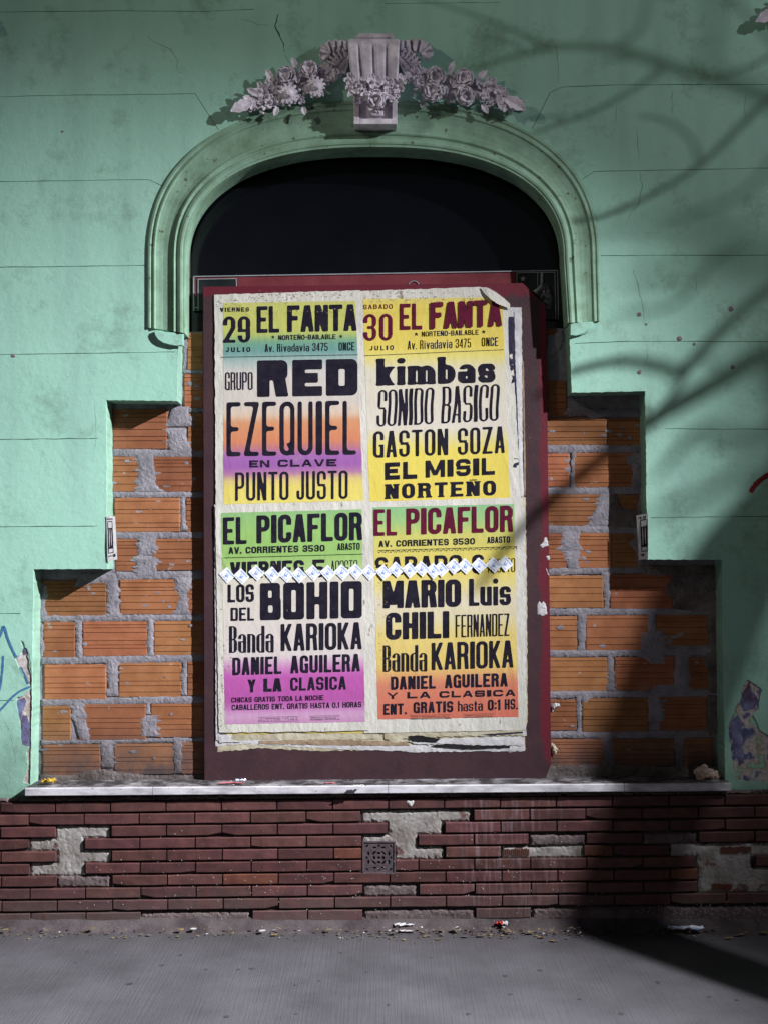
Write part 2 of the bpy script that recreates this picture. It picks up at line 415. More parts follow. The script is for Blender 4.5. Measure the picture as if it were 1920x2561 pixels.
# dark glazed bricks: per brick variation, white mineral streaks under the sill
def glazed():
    m = mat("maroon_glazed_brick", (0.068, 0.028, 0.028), (0.110, 0.044, 0.041), scale=18, rough=0.62, bump=0.55, bscale=90, bdist=0.003, rnd=0.24, grain=0.16, speck=(0.30, 0.25, 0.25), speck_scale=75, speck_lim=0.72)
    nt = m.node_tree; N, L = nt.nodes, nt.links; b = N["Principled BSDF"]
    src = b.inputs['Base Color'].links[0].from_socket
    g = N.new("ShaderNodeNewGeometry")
    sep = N.new("ShaderNodeSeparateXYZ"); L.new(g.outputs['Position'], sep.inputs[0])
    mp = N.new("ShaderNodeMapping"); mp.inputs['Scale'].default_value = (55, 1, 5); L.new(g.outputs['Position'], mp.inputs[0])
    n = N.new("ShaderNodeTexNoise"); n.inputs['Scale'].default_value = 1; n.inputs['Detail'].default_value = 6; L.new(mp.outputs[0], n.inputs['Vector'])
    def bell(cx, w):
        a = N.new("ShaderNodeMath"); a.operation = 'SUBTRACT'; a.inputs[1].default_value = cx; L.new(sep.outputs[0], a.inputs[0])
        ab = N.new("ShaderNodeMath"); ab.operation = 'ABSOLUTE'; L.new(a.outputs[0], ab.inputs[0])
        r = N.new("ShaderNodeMapRange"); r.inputs[1].default_value = 0; r.inputs[2].default_value = w; r.inputs[3].default_value = 1; r.inputs[4].default_value = 0
        L.new(ab.outputs[0], r.inputs[0]); return r.outputs[0]
    s = N.new("ShaderNodeMath"); s.operation = 'MAXIMUM'
    L.new(bell(0.43, 0.10), s.inputs[0]); L.new(bell(0.60, 0.30), s.inputs[1])
    r = N.new("ShaderNodeMapRange"); r.inputs[1].default_value = 0.5; r.inputs[2].default_value = 0.72; r.inputs[3].default_value = 0; r.inputs[4].default_value = 0.62
    L.new(n.outputs[0], r.inputs[0])
    mu = N.new("ShaderNodeMath"); mu.operation = 'MULTIPLY'; L.new(s.outputs[0], mu.inputs[0]); L.new(r.outputs[0], mu.inputs[1])
    mx = N.new("ShaderNodeMixRGB"); mx.inputs[2].default_value = (0.30, 0.25, 0.28, 1)
    L.new(mu.outputs[0], mx.inputs[0]); L.new(src, mx.inputs[1])
    L.new(mx.outputs[0], b.inputs['Base Color'])
    return m
M['glazed'] = glazed()
grime(M['glazed'], 2, .22, .04, (.10, .085, .085), .6, 8)
M['glazed_orange'] = mat("orange_face_brick", (0.15, 0.055, 0.032), (0.10, 0.038, 0.028), scale=18, rough=0.75, bump=0.5, bscale=90, bdist=0.003, rnd=0.2, grain=0.15)

# printed colour: vertex colours give the split-fountain inks, noise gives wear
def print_mat():
    m = bpy.data.materials.new("split_fountain_print")
    nt, b = nodes_of(m); N, L = nt.nodes, nt.links
    at = N.new("ShaderNodeVertexColor"); at.layer_name = "ink"
    tc = N.new("ShaderNodeTexCoord")
    n = N.new("ShaderNodeTexNoise"); n.inputs['Scale'].default_value = 9; n.inputs['Detail'].default_value = 9; n.inputs['Roughness'].default_value = 0.7
    L.new(tc.outputs['Object'], n.inputs['Vector'])
    r = N.new("ShaderNodeValToRGB"); r.color_ramp.elements[0].position = 0.62; r.color_ramp.elements[1].position = 0.82
    L.new(n.outputs[0], r.inputs[0])
    mu = N.new("ShaderNodeMath"); mu.operation = 'MULTIPLY'; mu.inputs[1].default_value = 0.55; L.new(r.outputs[0], mu.inputs[0])
    mx = N.new("ShaderNodeMixRGB"); mx.inputs[2].default_value = (0.30, 0.27, 0.18, 1)
    L.new(mu.outputs[0], mx.inputs[0]); L.new(at.outputs[0], mx.inputs[1])
    n4 = N.new("ShaderNodeTexNoise"); n4.inputs['Scale'].default_value = 300; L.new(tc.outputs['Object'], n4.inputs['Vector'])
    mr = N.new("ShaderNodeMapRange"); mr.inputs[1].default_value = 0.3; mr.inputs[2].default_value = 0.7; mr.inputs[3].default_value = 0.93; mr.inputs[4].default_value = 1.05
    L.new(n4.outputs[0], mr.inputs[0])
    hv = N.new("ShaderNodeHueSaturation"); L.new(mx.outputs[0], hv.inputs['Color']); L.new(mr.outputs[0], hv.inputs['Value'])
    L.new(hv.outputs[0], b.inputs['Base Color'])
    b.inputs['Roughness'].default_value = 0.7; b.inputs['Specular IOR Level'].default_value = 0.3
    mp = N.new("ShaderNodeMapping"); mp.inputs['Scale'].default_value = (1.6, 1, 0.7); L.new(tc.outputs['Object'], mp.inputs[0])
    n3 = N.new("ShaderNodeTexNoise"); n3.inputs['Scale'].default_value = 22; n3.inputs['Detail'].default_value = 8; L.new(mp.outputs[0], n3.inputs['Vector'])
    bp = N.new("ShaderNodeBump"); bp.inputs['Strength'].default_value = 0.5; bp.inputs['Distance'].default_value = 0.004
    L.new(n3.outputs[0], bp.inputs['Height']); L.new(bp.outputs[0], b.inputs['Normal'])
    return m
M['print'] = print_mat()

# broomed concrete pavement
def pavement_mat():
    m = mat("broomed_concrete", (0.058, 0.056, 0.064), (0.108, 0.104, 0.117), scale=2.2, rough=0.85, bump=0, contrast=(0.3, 0.7), grain=0.14, speck=(0.035, 0.03, 0.035), speck_scale=11, speck_lim=0.735)
    nt = m.node_tree; N, L = nt.nodes, nt.links; b = N["Principled BSDF"]
    tc = [n for n in N if n.type == 'TEX_COORD'][0]
    mp = N.new("ShaderNodeMapping"); mp.inputs['Rotation'].default_value = (0, 0, R(12)); mp.inputs['Scale'].default_value = (1, 0.02, 1)
    L.new(tc.outputs['Object'], mp.inputs[0])
    n = N.new("ShaderNodeTexNoise"); n.inputs['Scale'].default_value = 120; n.inputs['Detail'].default_value = 3; L.new(mp.outputs[0], n.inputs['Vector'])
    n2 = N.new("ShaderNodeTexNoise"); n2.inputs['Scale'].default_value = 140; n2.inputs['Detail'].default_value = 6; L.new(tc.outputs['Object'], n2.inputs['Vector'])
    ad = N.new("ShaderNodeMath"); ad.operation = 'ADD'; L.new(n.outputs[0], ad.inputs[0]); L.new(n2.outputs[0], ad.inputs[1])
    bp = N.new("ShaderNodeBump"); bp.inputs['Strength'].default_value = 0.6; bp.inputs['Distance'].default_value = 0.004
    L.new(ad.outputs[0], bp.inputs['Height']); L.new(bp.outputs[0], b.inputs['Normal'])
    src = b.inputs['Base Color'].links[0].from_socket
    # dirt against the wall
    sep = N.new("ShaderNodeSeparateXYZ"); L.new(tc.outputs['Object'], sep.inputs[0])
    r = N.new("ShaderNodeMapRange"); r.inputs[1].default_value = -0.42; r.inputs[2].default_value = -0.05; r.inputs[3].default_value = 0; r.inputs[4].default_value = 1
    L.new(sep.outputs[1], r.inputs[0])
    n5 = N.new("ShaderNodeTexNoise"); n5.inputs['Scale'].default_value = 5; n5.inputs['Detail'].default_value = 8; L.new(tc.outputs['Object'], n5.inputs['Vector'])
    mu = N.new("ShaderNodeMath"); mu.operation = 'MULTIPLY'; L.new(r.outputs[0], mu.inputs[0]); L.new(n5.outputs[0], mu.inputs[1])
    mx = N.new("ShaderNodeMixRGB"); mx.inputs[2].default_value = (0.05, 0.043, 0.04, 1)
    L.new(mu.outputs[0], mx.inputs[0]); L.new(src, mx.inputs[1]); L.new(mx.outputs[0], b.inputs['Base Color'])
    return m
M['pavement'] = pavement_mat()
M['asphalt'] = mat("asphalt", (0.04, 0.04, 0.042), (0.06, 0.06, 0.062), scale=3, rough=0.9, bump=0.6, bscale=120)
M['kerb'] = mat("granite_kerb", (0.18, 0.18, 0.18), (0.28, 0.27, 0.27), scale=40, rough=0.85, bump=0.4)

# ------------------------------------------------------------------ ground
bm = bmesh.new()
add_box(bm, (-30, -3.7, -0.30), (30, 0.3, 0.0))
tag(bm_obj("pavement", bm, M['pavement']), kind="structure")
bm = bmesh.new()
x = -30.0
while x < 30:
    add_box(bm, (x + 0.003, -3.85, -0.30), (x + 0.997, -3.703, 0.004), 0.012); x += 1.0
tag(bm_obj("kerb", bm, M['kerb']), kind="structure")
mesh_obj("road", [(-150, -150, -0.13), (150, -150, -0.13), (150, 150, -0.13), (-150, 150, -0.13)], [(0, 1, 2, 3)], M['asphalt'])["kind"] = "structure"

# ------------------------------------------------------------------ building: plaster wall with scored joints
NEXP = 2.4
def arch_pt(cx, a, b, t, y0=560.0):
    c, s = math.cos(t), math.sin(t)
    return (cx - math.copysign(abs(c) ** (2 / NEXP), c) * a, y0 - abs(s) ** (2 / NEXP) * b)

building = empty("building", P(829, 2008, 0.3))
tag(building, "mint green plastered building front with scored joints, stepped recess and moulded arch", "building")

op_left = [(66, 1736), (66, 1700), (70, 1500), (73, 1229), (232, 1229), (230, 864), (383, 866), (386, 720)]
op_right = [(1228, 700), (1233.5, 848), (1392, 845), (1397, 1208.7), (1559, 1208.7), (1565, 1690), (1565, 1718)]
op_left = [(66, 1736)] + [tuple(p) for p in jag(op_left[1:], 7, .8, closed=False, seed=61)]
op_right = [tuple(p) for p in jag(op_right[:-1], 7, .8, closed=False, seed=62)] + [(1565, 1718)]
arch_out = [arch_pt(807, 425, 262, math.pi * k / 48) for k in range(49)]
opening = op_left + [(arch_out[0][0], 720)] + arch_out + [(arch_out[-1][0], 700)] + op_right
def wall_bottom(x): return 1737 - 0.0112 * x
outer = [(-1950, wall_bottom(-1950))] + [(p[0], p[1]) for p in opening] + [(3400, wall_bottom(3400)), (3400, -2000), (-1950, -2000)]

SLITS = [
 ([(-1700, 45), (0, 26), (265, 23), (435, 25), (548, 20)], 1.3),
 ([(-1700, 230), (0, 209), (165, 205), (250, 205), (422, 202), (448, 243), (473, 281)], 1.3),
 ([(-1700, 410), (0, 392), (300, 388), (322, 388), (352, 402)], 1.3),
 ([(-1700, 590), (0, 577), (316, 573)], 1.5),
 ([(-1700, 780), (0, 766), (378, 760)], 1.5),
 ([(-1700, 960), (0, 949), (211, 947)], 1.6),
 ([(-1700, 1148), (0, 1138), (211, 1136)], 1.6),
 ([(-1700, 1332), (0, 1325), (44, 1325)], 1.6),
 ([(-1700, 1516), (0, 1513), (30, 1513)], 1.6),
 ([(830, 8), (1078, 5)], 1.0),
 ([(1148, 278), (1187, 200), (1212, 188), (1340, 183), (1658, 182), (3300, 160)], 1.3),
 ([(1256, 387), (1283, 370), (1658, 363), (3300, 345)], 1.3),
 ([(1296, 552), (1658, 551), (3300, 535)], 1.4),
 ([(1240, 742), (1350, 737), (1658, 738), (3300, 725)], 1.5),
 ([(1435, 926), (1658, 927), (3300, 915)], 1.3),
 ([(1405, 1118), (1658, 1115), (3300, 1105)], 1.2),
]
CRACKS = [
 ([(601, 30), (594, 55), (605, 80), (613, 95), (616, 113)], 3.4), ([(616, 118), (622, 130), (629, 143)], 1.0),
 ([(522, 40), (540, 46), (556, 53), (588, 54)], 0.8), ([(317, 75), (330, 88), (346, 96), (368, 105), (385, 130), (382, 150), (420, 178)], 0.7),
 ([(1374, 280), (1379, 350)], 0.8), ([(1380, 372), (1386, 405), (1378, 440), (1360, 465), (1349, 490)], 1.0),
 ([(1367, 583), (1378, 620), (1385, 653), (1390, 690), (1394, 715)], 1.0), ([(1395, 745), (1396, 790)], 0.7),
 ([(1200, 100), (1204, 140), (1203, 178)], 0.9), ([(1450, 195), (1452, 250), (1470, 262)], 0.8), ([(1330, 230), (1328, 270)], 0.8),
 ([(205, 870), (208, 930), (203, 990)], 0.8), ([(60, 1395), (66, 1455)], 0.9), ([(10, 1560), (22, 1580), (30, 1620), (34, 1660)], 0.9),
 ([(1610, 200), (1606, 240), (1612, 262)], 0.8), ([(1500, 600), (1506, 640)], 0.6), ([(130, 980), (150, 1010), (160, 1020)], 0.6)]
def slit_poly(line, w, seed, crack=False):
    pts = jag(line, 7 if crack else 30, 1.8 if crack else 0.5, closed=False, seed=seed)
    rnd = random.Random(seed)
    a, b = [], []
    n = len(pts)
    for i, p in enumerate(pts):
        d = (pts[min(i + 1, n - 1)] - pts[max(i - 1, 0)]).normalized()
        nr = Vector((-d.y, d.x))
        ww = w / 2 * rnd.uniform(0.6, 1.25)
        if crack: ww *= (0.35 + 0.65 * math.sin(math.pi * min(1, max(0.12, i / (n - 1) + 0.1))))
        a.append(p + nr * ww); b.append(p - nr * ww)
    return a + b[::-1]

peel_left = [(45, 1382), (52, 1386), (55, 1398), (61, 1402), (65, 1420), (69, 1450), (69.5, 1520), (68, 1600), (66, 1695), (50, 1690), (61, 1655), (57, 1625), (64, 1615), (47, 1608), (44, 1560), (40, 1545), (35, 1520), (38, 1506), (52, 1503), (66, 1488), (64, 1478), (54, 1465), (40, 1440), (32, 1419), (44, 1415), (50, 1400)]
peel_right = [(1612, 1468), (1625, 1475), (1645, 1490), (1640, 1510), (1637, 1530), (1625, 1545), (1640, 1575), (1662, 1590), (1690, 1640), (1660, 1690), (1590, 1685), (1580, 1640), (1575, 1600), (1572, 1565), (1580, 1545), (1590, 1525), (1600, 1505), (1600, 1490)]
loops = [[Vector(p) for p in outer]]
for i, (l, w) in enumerate(SLITS): loops.append(slit_poly(l, w, i))
for i, (l, w) in enumerate(CRACKS): loops.append(slit_poly(l, w, 50 + i, True))
loops.append(jag(peel_left, 6, 1.0, seed=3)); loops.append(jag(peel_right, 7, 1.6, seed=4))
def cdt_holes(pts, edges, eps):
    """constrained triangulation keeping what lies inside an odd number of loops"""
    vs, es, fs, _, _, _ = delaunay_2d_cdt(pts, edges, [], 0, eps)
    V = np.array([(v.x, v.y) for v in vs]); T = np.array([tuple(f) for f in fs if len(f) == 3])
    c = V[T].mean(axis=1)
    odd = np.zeros(len(T), bool)
    for a, b in edges:
        (ax, ay), (bx, by) = pts[a], pts[b]
        if ay == by: continue
        m = (ay > c[:, 1]) != (by > c[:, 1])
        odd ^= m & (c[:, 0] < (bx - ax) * (c[:, 1] - ay) / (by - ay) + ax)
    return vs, [tuple(int(i) for i in t) for t in T[odd]]

def cdt_sheet(loops, y):
    pts, edges = [], []
    for lp in loops:
        s = len(pts); pts += [Vector((p[0], p[1])) for p in lp]
        edges += [(s + i, s + (i + 1) % len(lp)) for i in range(len(lp))]
    vs, fs = cdt_holes(pts, edges, 1e-6)
    return [P(v.x, v.y, y) if y == 0 else Vector((P(v.x, v.y, 0).x, y, P(v.x, v.y, 0).z)) for v in vs], [tuple(f) for f in fs], pts, edges
vs, fs, pts, edges = cdt_sheet(loops, 0.0)
# thickness of the paint-and-plaster skin at every slit, crack and peeled edge
me_v = list(vs); me_f = list(fs)
for (a, b) in edges:
    pa, pb = P(pts[a].x, pts[a].y, 0), P(pts[b].x, pts[b].y, 0)
    n = len(me_v)
    me_v += [pa, pb, pb + Vector((0, 0.006, 0)), pa + Vector((0, 0.006, 0))]
    me_f.append((n, n + 1, n + 2, n + 3))
wall = mesh_obj("wall", me_v, me_f, M['paint'], building)
vs, fs, _, _ = cdt_sheet([[Vector(p) for p in outer]], 0.0062)
mesh_obj("joint_backing", vs, fs, M['groove'], building)
# building body behind and sides
bm = bmesh.new()
add_box(bm, (-4.18, 0.62, 0), (5.52, 6.0, 8.4))
add_box(bm, (-4.18, 0.0063, 0.4), (-4.10, 0.62, 8.4)); add_box(bm, (5.44, 0.0063, 0.4), (5.52, 0.62, 8.4))
bm_obj("building_body", bm, M['paint'], building)

# reveals of the stepped recess
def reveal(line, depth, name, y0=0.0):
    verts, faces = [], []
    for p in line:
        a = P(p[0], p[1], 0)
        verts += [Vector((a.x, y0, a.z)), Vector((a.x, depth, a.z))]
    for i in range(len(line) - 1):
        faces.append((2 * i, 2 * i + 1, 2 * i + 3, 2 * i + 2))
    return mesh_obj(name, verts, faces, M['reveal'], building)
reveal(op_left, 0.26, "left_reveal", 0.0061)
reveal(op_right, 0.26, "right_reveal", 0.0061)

patch("peeled_patch", jag(peel_left, 6, 1.0, seed=3), 0.0052, 0.001, M['peel2'], building, res=5, amp=0.0012, skirt=0.0, seed=1)
patch("peeled_patch", jag(peel_right, 7, 1.6, seed=4), 0.0052, 0.001, M['peel'], building, res=6, amp=0.0012, skirt=0.0, seed=2)
for i, pl in enumerate([[(37, 1512), (53, 1506), (58, 1515), (52, 1530), (47, 1545), (46, 1556), (38, 1545), (36, 1525)],
                        [(50, 1545), (58, 1545), (66, 1565), (66, 1612), (50, 1608), (44, 1590), (47, 1560)],
                        [(49, 1398), (60, 1400), (61, 1412), (52, 1414)]]):
    patch("old_paint_patch", jag(pl, 4, 0.8, seed=20 + i), 0.003, 0.0006, M['peel3'], building, res=6, amp=0.0006, skirt=0.001, seed=i)
for i, pl in enumerate([[(1602, 1500), (1618, 1470), (1622, 1490), (1636, 1512), (1630, 1530), (1606, 1535), (1596, 1520)],
                        [(1576, 1560), (1590, 1545), (1602, 1560), (1600, 1600), (1606, 1640), (1596, 1655), (1582, 1620)]]):
    patch("old_paint_patch", jag(pl, 5, 1.5, seed=30 + i), 0.003, 0.0006, M['peel3'], building, res=6, amp=0.0006, skirt=0.001, seed=i + 5)

# arch moulding
PROF = [(0, 0.0), (0.0, .026), (.05, .032), (.075, .026), (.085, .020), (.12, .022), (.135, .034), (.175, .040), (.20, .034), (.215, .024), (.30, .012), (.42, .009), (.56, .014), (.655, .026),
        (.67, .038), (.71, .046), (.745, .040), (.76, .034), (.80, .034), (.815, .046), (.88, .055), (.93, .052), (.95, .044), (1.0, .042), (1.0, -.14)]
path = []
for k in range(7): path.append(('L', k / 7.0))
for k in range(65): path.append(('A', math.pi * k / 64))
for k in range(6, -1, -1): path.append(('R', k / 7.0))
PROF = [(a, b * (.36 if a < .25 else .5) if b > 0 else b) for a, b in PROF]
mv, mf = [], []
for kind, t in path:
    for fr, pr in PROF:
        if kind == 'A':
            o = arch_pt(806, 486, 343, t); i_ = arch_pt(808, 409, 243, t)
        elif kind == 'L':
            yy = 715 + (560 - 715) * t; o = (320, yy - 8 + 8 * t); i_ = (399 , yy + 4 - 4 * t)
        else:
            yy = 693 + (560 - 693) * t; o = (1292 + 3 * (1 - t), yy); i_ = (1217 + 9 * (1 - t), yy + 4 - 4 * t)
        px = o[0] + (i_[0] - o[0]) * fr; py = o[1] + (i_[1] - o[1]) * fr
        q = P(px, py, -max(pr, 0)); q.y = -pr
        mv.append(q)
m = len(PROF)
for i in range(len(path) - 1):
    for j in range(m - 1):
        a = i * m + j
        mf.append((a, a + 1, a + m + 1, a + m))
mf.append(tuple(range(m - 1, -1, -1))); mf.append(tuple(range((len(path) - 1) * m, len(path) * m)))
mesh_obj("arch_moulding", mv, mf, M['mould'], building)
# quarter round corbels under the moulding feet
def prism(name, pl, y0, y1, mt, parent, bevel=0.0):
    bm = bmesh.new()
    f = [bm.verts.new(Vector((P(p[0], p[1], 0).x, y1, P(p[0], p[1], 0).z))) for p in pl]
    g = [bm.verts.new(Vector((P(p[0], p[1], 0).x, y0, P(p[0], p[1], 0).z))) for p in pl]
    n = len(pl)
    bm.faces.new(f); bm.faces.new(g[::-1])
    for i in range(n): bm.faces.new((f[i], g[i], g[(i + 1) % n], f[(i + 1) % n]))
    if bevel:
        es = [e for e in bm.edges if abs(e.verts[0].co.y - y0) < 1e-6 and abs(e.verts[1].co.y - y0) < 1e-6] if y0 < y1 else []
        bmesh.ops.bevel(bm, geom=es, offset=bevel, segments=2, affect='EDGES')
    return bm_obj(name, bm, mt, parent)
prism("corbel", [(334, 716), (336, 726), (343, 736), (354, 743), (368, 747), (384, 748), (398, 748), (398, 722), (366, 719)], -0.018, 0.0, M['paint'], building, 0.004)
prism("corbel", [(1279, 696), (1277, 707), (1269, 717), (1256, 723), (1242, 726), (1228, 727), (1228, 699), (1250, 697)], -0.018, 0.0, M['paint'], building, 0.004)

# graffiti, filler dots
def stroke(name, line, w, mt, parent, y=-0.0015, seed=0):
    pts = jag(line, 3, 0.25, closed=False, seed=seed)
    rnd = random.Random(seed); n = len(pts); a, b = [], []
    for i, p in enumerate(pts):
        d = (pts[min(i + 1, n - 1)] - pts[max(i - 1, 0)]).normalized(); nr = Vector((-d.y, d.x))
        ww = w / 2 * rnd.uniform(0.85, 1.1) * (0.6 if i in (0, n - 1) else 1)
        for lst, s in ((a, 1), (b, -1)):
            q = P(p.x + nr.x * ww * s, p.y + nr.y * ww * s, 0); q.y = y; lst.append(q)
    return mesh_obj(name, a + b, [(i, i + 1, n + i + 1, n + i) for i in range(n - 1)], mt, parent)
def smooth_line(pts, k=6):
    out = []
    n = len(pts)
    for i in range(n - 1):
        p0, p1, p2, p3 = (Vector(pts[max(i - 1, 0)]), Vector(pts[i]), Vector(pts[i + 1]), Vector(pts[min(i + 2, n - 1)]))
        for j in range(k):
            t = j / k
            out.append(0.5 * ((2 * p1) + (p2 - p0) * t + (2 * p0 - 5 * p1 + 4 * p2 - p3) * t * t + (3 * p1 - p0 - 3 * p2 + p3) * t ** 3))
    out.append(Vector(pts[-1])); return out
for i, (l, w) in enumerate([([(-14, 1400), (2, 1372), (9, 1353), (18, 1380), (30, 1408), (37, 1421)], 5.0), ([(45, 1440), (55, 1460), (62, 1477)], 4.5),
                            ([(8, 1416), (6, 1450), (0, 1490), (-10, 1510)], 4.5), ([(66, 1483), (45, 1492), (25, 1508), (0, 1535), (-15, 1545)], 4.5)]):
    stroke("graffiti_line", smooth_line(l), w, M['graffiti_blue'], building, seed=i)
stroke("graffiti_line", smooth_line([(1619, 1063), (1632, 1045), (1650, 1030), (1672, 1018)]), 11, M['graffiti_red'], building, seed=9)
for i, (px, py, r) in enumerate([(1379, 679, 5), (1466, 731, 6), (1498, 743, 3.5), (1577, 667, 6), (1581, 793, 5), (1380, 804, 5), (136, 284, 2.5), (30, 768, 4.5), (1395, 700, 2.5)]):
    bm = bmesh.new()
    pr = [P(px + r * math.cos(a) * random.uniform(.85, 1.1), py + r * math.sin(a) * random.uniform(.85, 1.1), 0) for a in [2 * math.pi * k / 10 for k in range(10)]]
    rim = [bm.verts.new((p.x, 0.0, p.z)) for p in pr]
    c = sum(pr, Vector()) / 10
    inn = [bm.verts.new((c.x + (p.x - c.x) * .7, -0.003, c.z + (p.z - c.z) * .7)) for p in pr]
    for k in range(10): bm.faces.new((rim[k], rim[(k + 1) % 10], inn[(k + 1) % 10], inn[k]))
    bm.faces.new(inn)
    bm_obj("filled_hole", bm, M['filler'], building)

# ------------------------------------------------------------------ arched window above the recess
GY = 0.168
win = empty("arched_window", P(808, 717, GY))
tag(win, "black arched glass transom under the green moulding, above the poster board", "window")
gl = [arch_pt(808, 416, 250, math.pi * k / 32, 565) for k in range(33)]
gpoly = [(385, 735)] + gl + [(1232, 735)]
mesh_obj("glass", [Vector((P(p[0], p[1], 0).x, GY, P(p[0], p[1], 0).z)) for p in gpoly], [tuple(range(len(gpoly)))], M['glass'], win)
bm = bmesh.new()
a = P(400, 735, GY); b = P(413, 560, GY); add_box(bm, (a.x, GY - .02, a.z), (b.x, GY + .001, b.z + .12), .003)
a = P(1206, 735, GY); b = P(1222, 560, GY); add_box(bm, (a.x, GY - .02, a.z), (b.x, GY + .001, b.z + .12), .003)
bm_obj("side_frame", bm, M['black_wood'], win)
fr = [arch_pt(808, 402, 236, math.pi * k / 32, 565) for k in range(33)]
bm = bmesh.new()
add_tube(bm, [Vector((P(p[0], p[1], GY).x, GY - .004, P(p[0], p[1], GY).z)) for p in fr], [0.009] * 33, 6)
bm_obj("arched_frame", bm, M['black_wood'], win)

# red sign behind the board, lined in grey
SY = 0.145
sign = empty("shop_sign", P(810, 720, SY))
tag(sign, "faded red sign with thin grey outlines, half hidden behind the poster board", "sign")
def quad_box(name, pl, y0, y1, mt, parent):
    """pl: four pixel corners measured at depth y0"""
    f = [P(p[0], p[1], y0) for p in pl]; g = [Vector((v.x, y1, v.z)) for v in f]
    return mesh_obj(name, f + g, [(0, 1, 2, 3), (7, 6, 5, 4), (0, 4, 5, 1), (1, 5, 6, 2), (2, 6, 7, 3), (3, 7, 4, 0)], mt, parent)
quad_box("sign_panel", [(418, 597), (1203, 584), (1205, 690), (418, 671)], SY, SY + .012, M['sign_dark'], sign)
quad_box("red_band", [(421, 599), (1112, 587.5), (1112, 640), (421, 640)], SY - .003, SY - .0005, M['sign_red'], sign)
quad_box("left_box", [(429, 604), (510, 602), (510, 640), (429, 670)], SY - .006, SY - .0032, M['sign_dark'], sign)
def line_px(a, b, w, y, parent, name="outline", mt=None, th=.0015):
    d = (Vector(b) - Vector(a)).normalized(); n = Vector((-d.y, d.x)) * w / 2
    A, B = Vector(a), Vector(b)
    return quad_box(name, [A + n, B + n, B - n, A - n], y, y + th, mt or M['sign_line'], parent)
for a, b, w in [((418, 597), (1203, 584), 2.0), ((419, 597), (419, 671), 2.6), ((1203, 584), (1205, 690), 1.4), ((428, 603), (511, 601.5), 1.5), ((428.5, 603), (428.5, 671), 1.5), ((511, 601), (511, 620), 1.5),
                ((1115, 589), (1197, 588), 1.4), ((1115, 589), (1115, 620), 1.4), ((1197, 588), (1199, 690), 1.3), ((1160, 590), (1160, 622), 1.0), ((1169, 589), (1168, 622), 4.5), ((418, 664), (430, 664), 1.5)]:
    line_px(a, b, w, SY - .008, sign)
# circular emblem top peeking over the board, a faded star shaped mark and crumpled film
bm = bmesh.new()
arc = [P(893 + 11 * math.cos(t), 616 - 9 * math.sin(t), SY - .006) for t in [math.pi * k / 10 for k in range(11)]]
add_tube(bm, arc, [0.0022] * 11, 5)
bm_obj("emblem_rim", bm, M['sign_line'], sign)
star = []
for k in range(10):
    r = 7 if k % 2 == 0 else 3
    star.append((1128 + r * math.sin(k * math.pi / 5) , 602 - r * math.cos(k * math.pi / 5)))
mesh_obj("star_mark", [P(p[0], p[1], SY - .007) for p in star], [tuple(range(10))], M['sign_line'], sign)
def crumple(name, outline, y, height, mt, parent=None, seed=0, res=4):
    return patch(name, jag(outline, 4, 0.8, seed=seed), y, height, mt, parent, res=res, amp=height * .9, edge=5, skirt=0.0, nscale=0.35, seed=seed)
M['film'] = mat("grey_plastic_film", (0.05, 0.05, 0.06), (0.13, 0.13, 0.15), scale=30, rough=0.35, bump=0.8, bscale=40)
crumple("hanging_film", [(1150, 630), (1168, 612), (1178, 612), (1188, 625), (1193, 650), (1188, 668), (1170, 668), (1158, 640)], SY - .008, .012, M['film'], sign, seed=5)
crumple("torn_paper", [(1148, 628), (1160, 622), (1170, 610), (1168, 622), (1160, 636)], SY - .022, .006, M['sign_line'], sign, seed=6)

# ------------------------------------------------------------------ hollow brick infill
BY = 0.122
infill = empty("hollow_brick_wall", P(829, 1690, BY))
tag(infill, "rough infill of orange hollow bricks and grey mortar closing the stepped recess", "brick wall")
bm = bmesh.new()
seg_top = [(60, 1700), (60, 1215), (225, 1215), (225, 850), (375, 850), (375, 717), (1240, 709), (1240, 830), (1400, 830), (1405, 1195), (1572, 1195), (1572, 1700)]
# mortar core, front surface roughened
patch("mortar_core", jag(seg_top, 18, 0.0), BY + .006, 0.0, M['mortar'], infill, res=16, amp=0.003, skirt=.13, nscale=.05, seed=11)

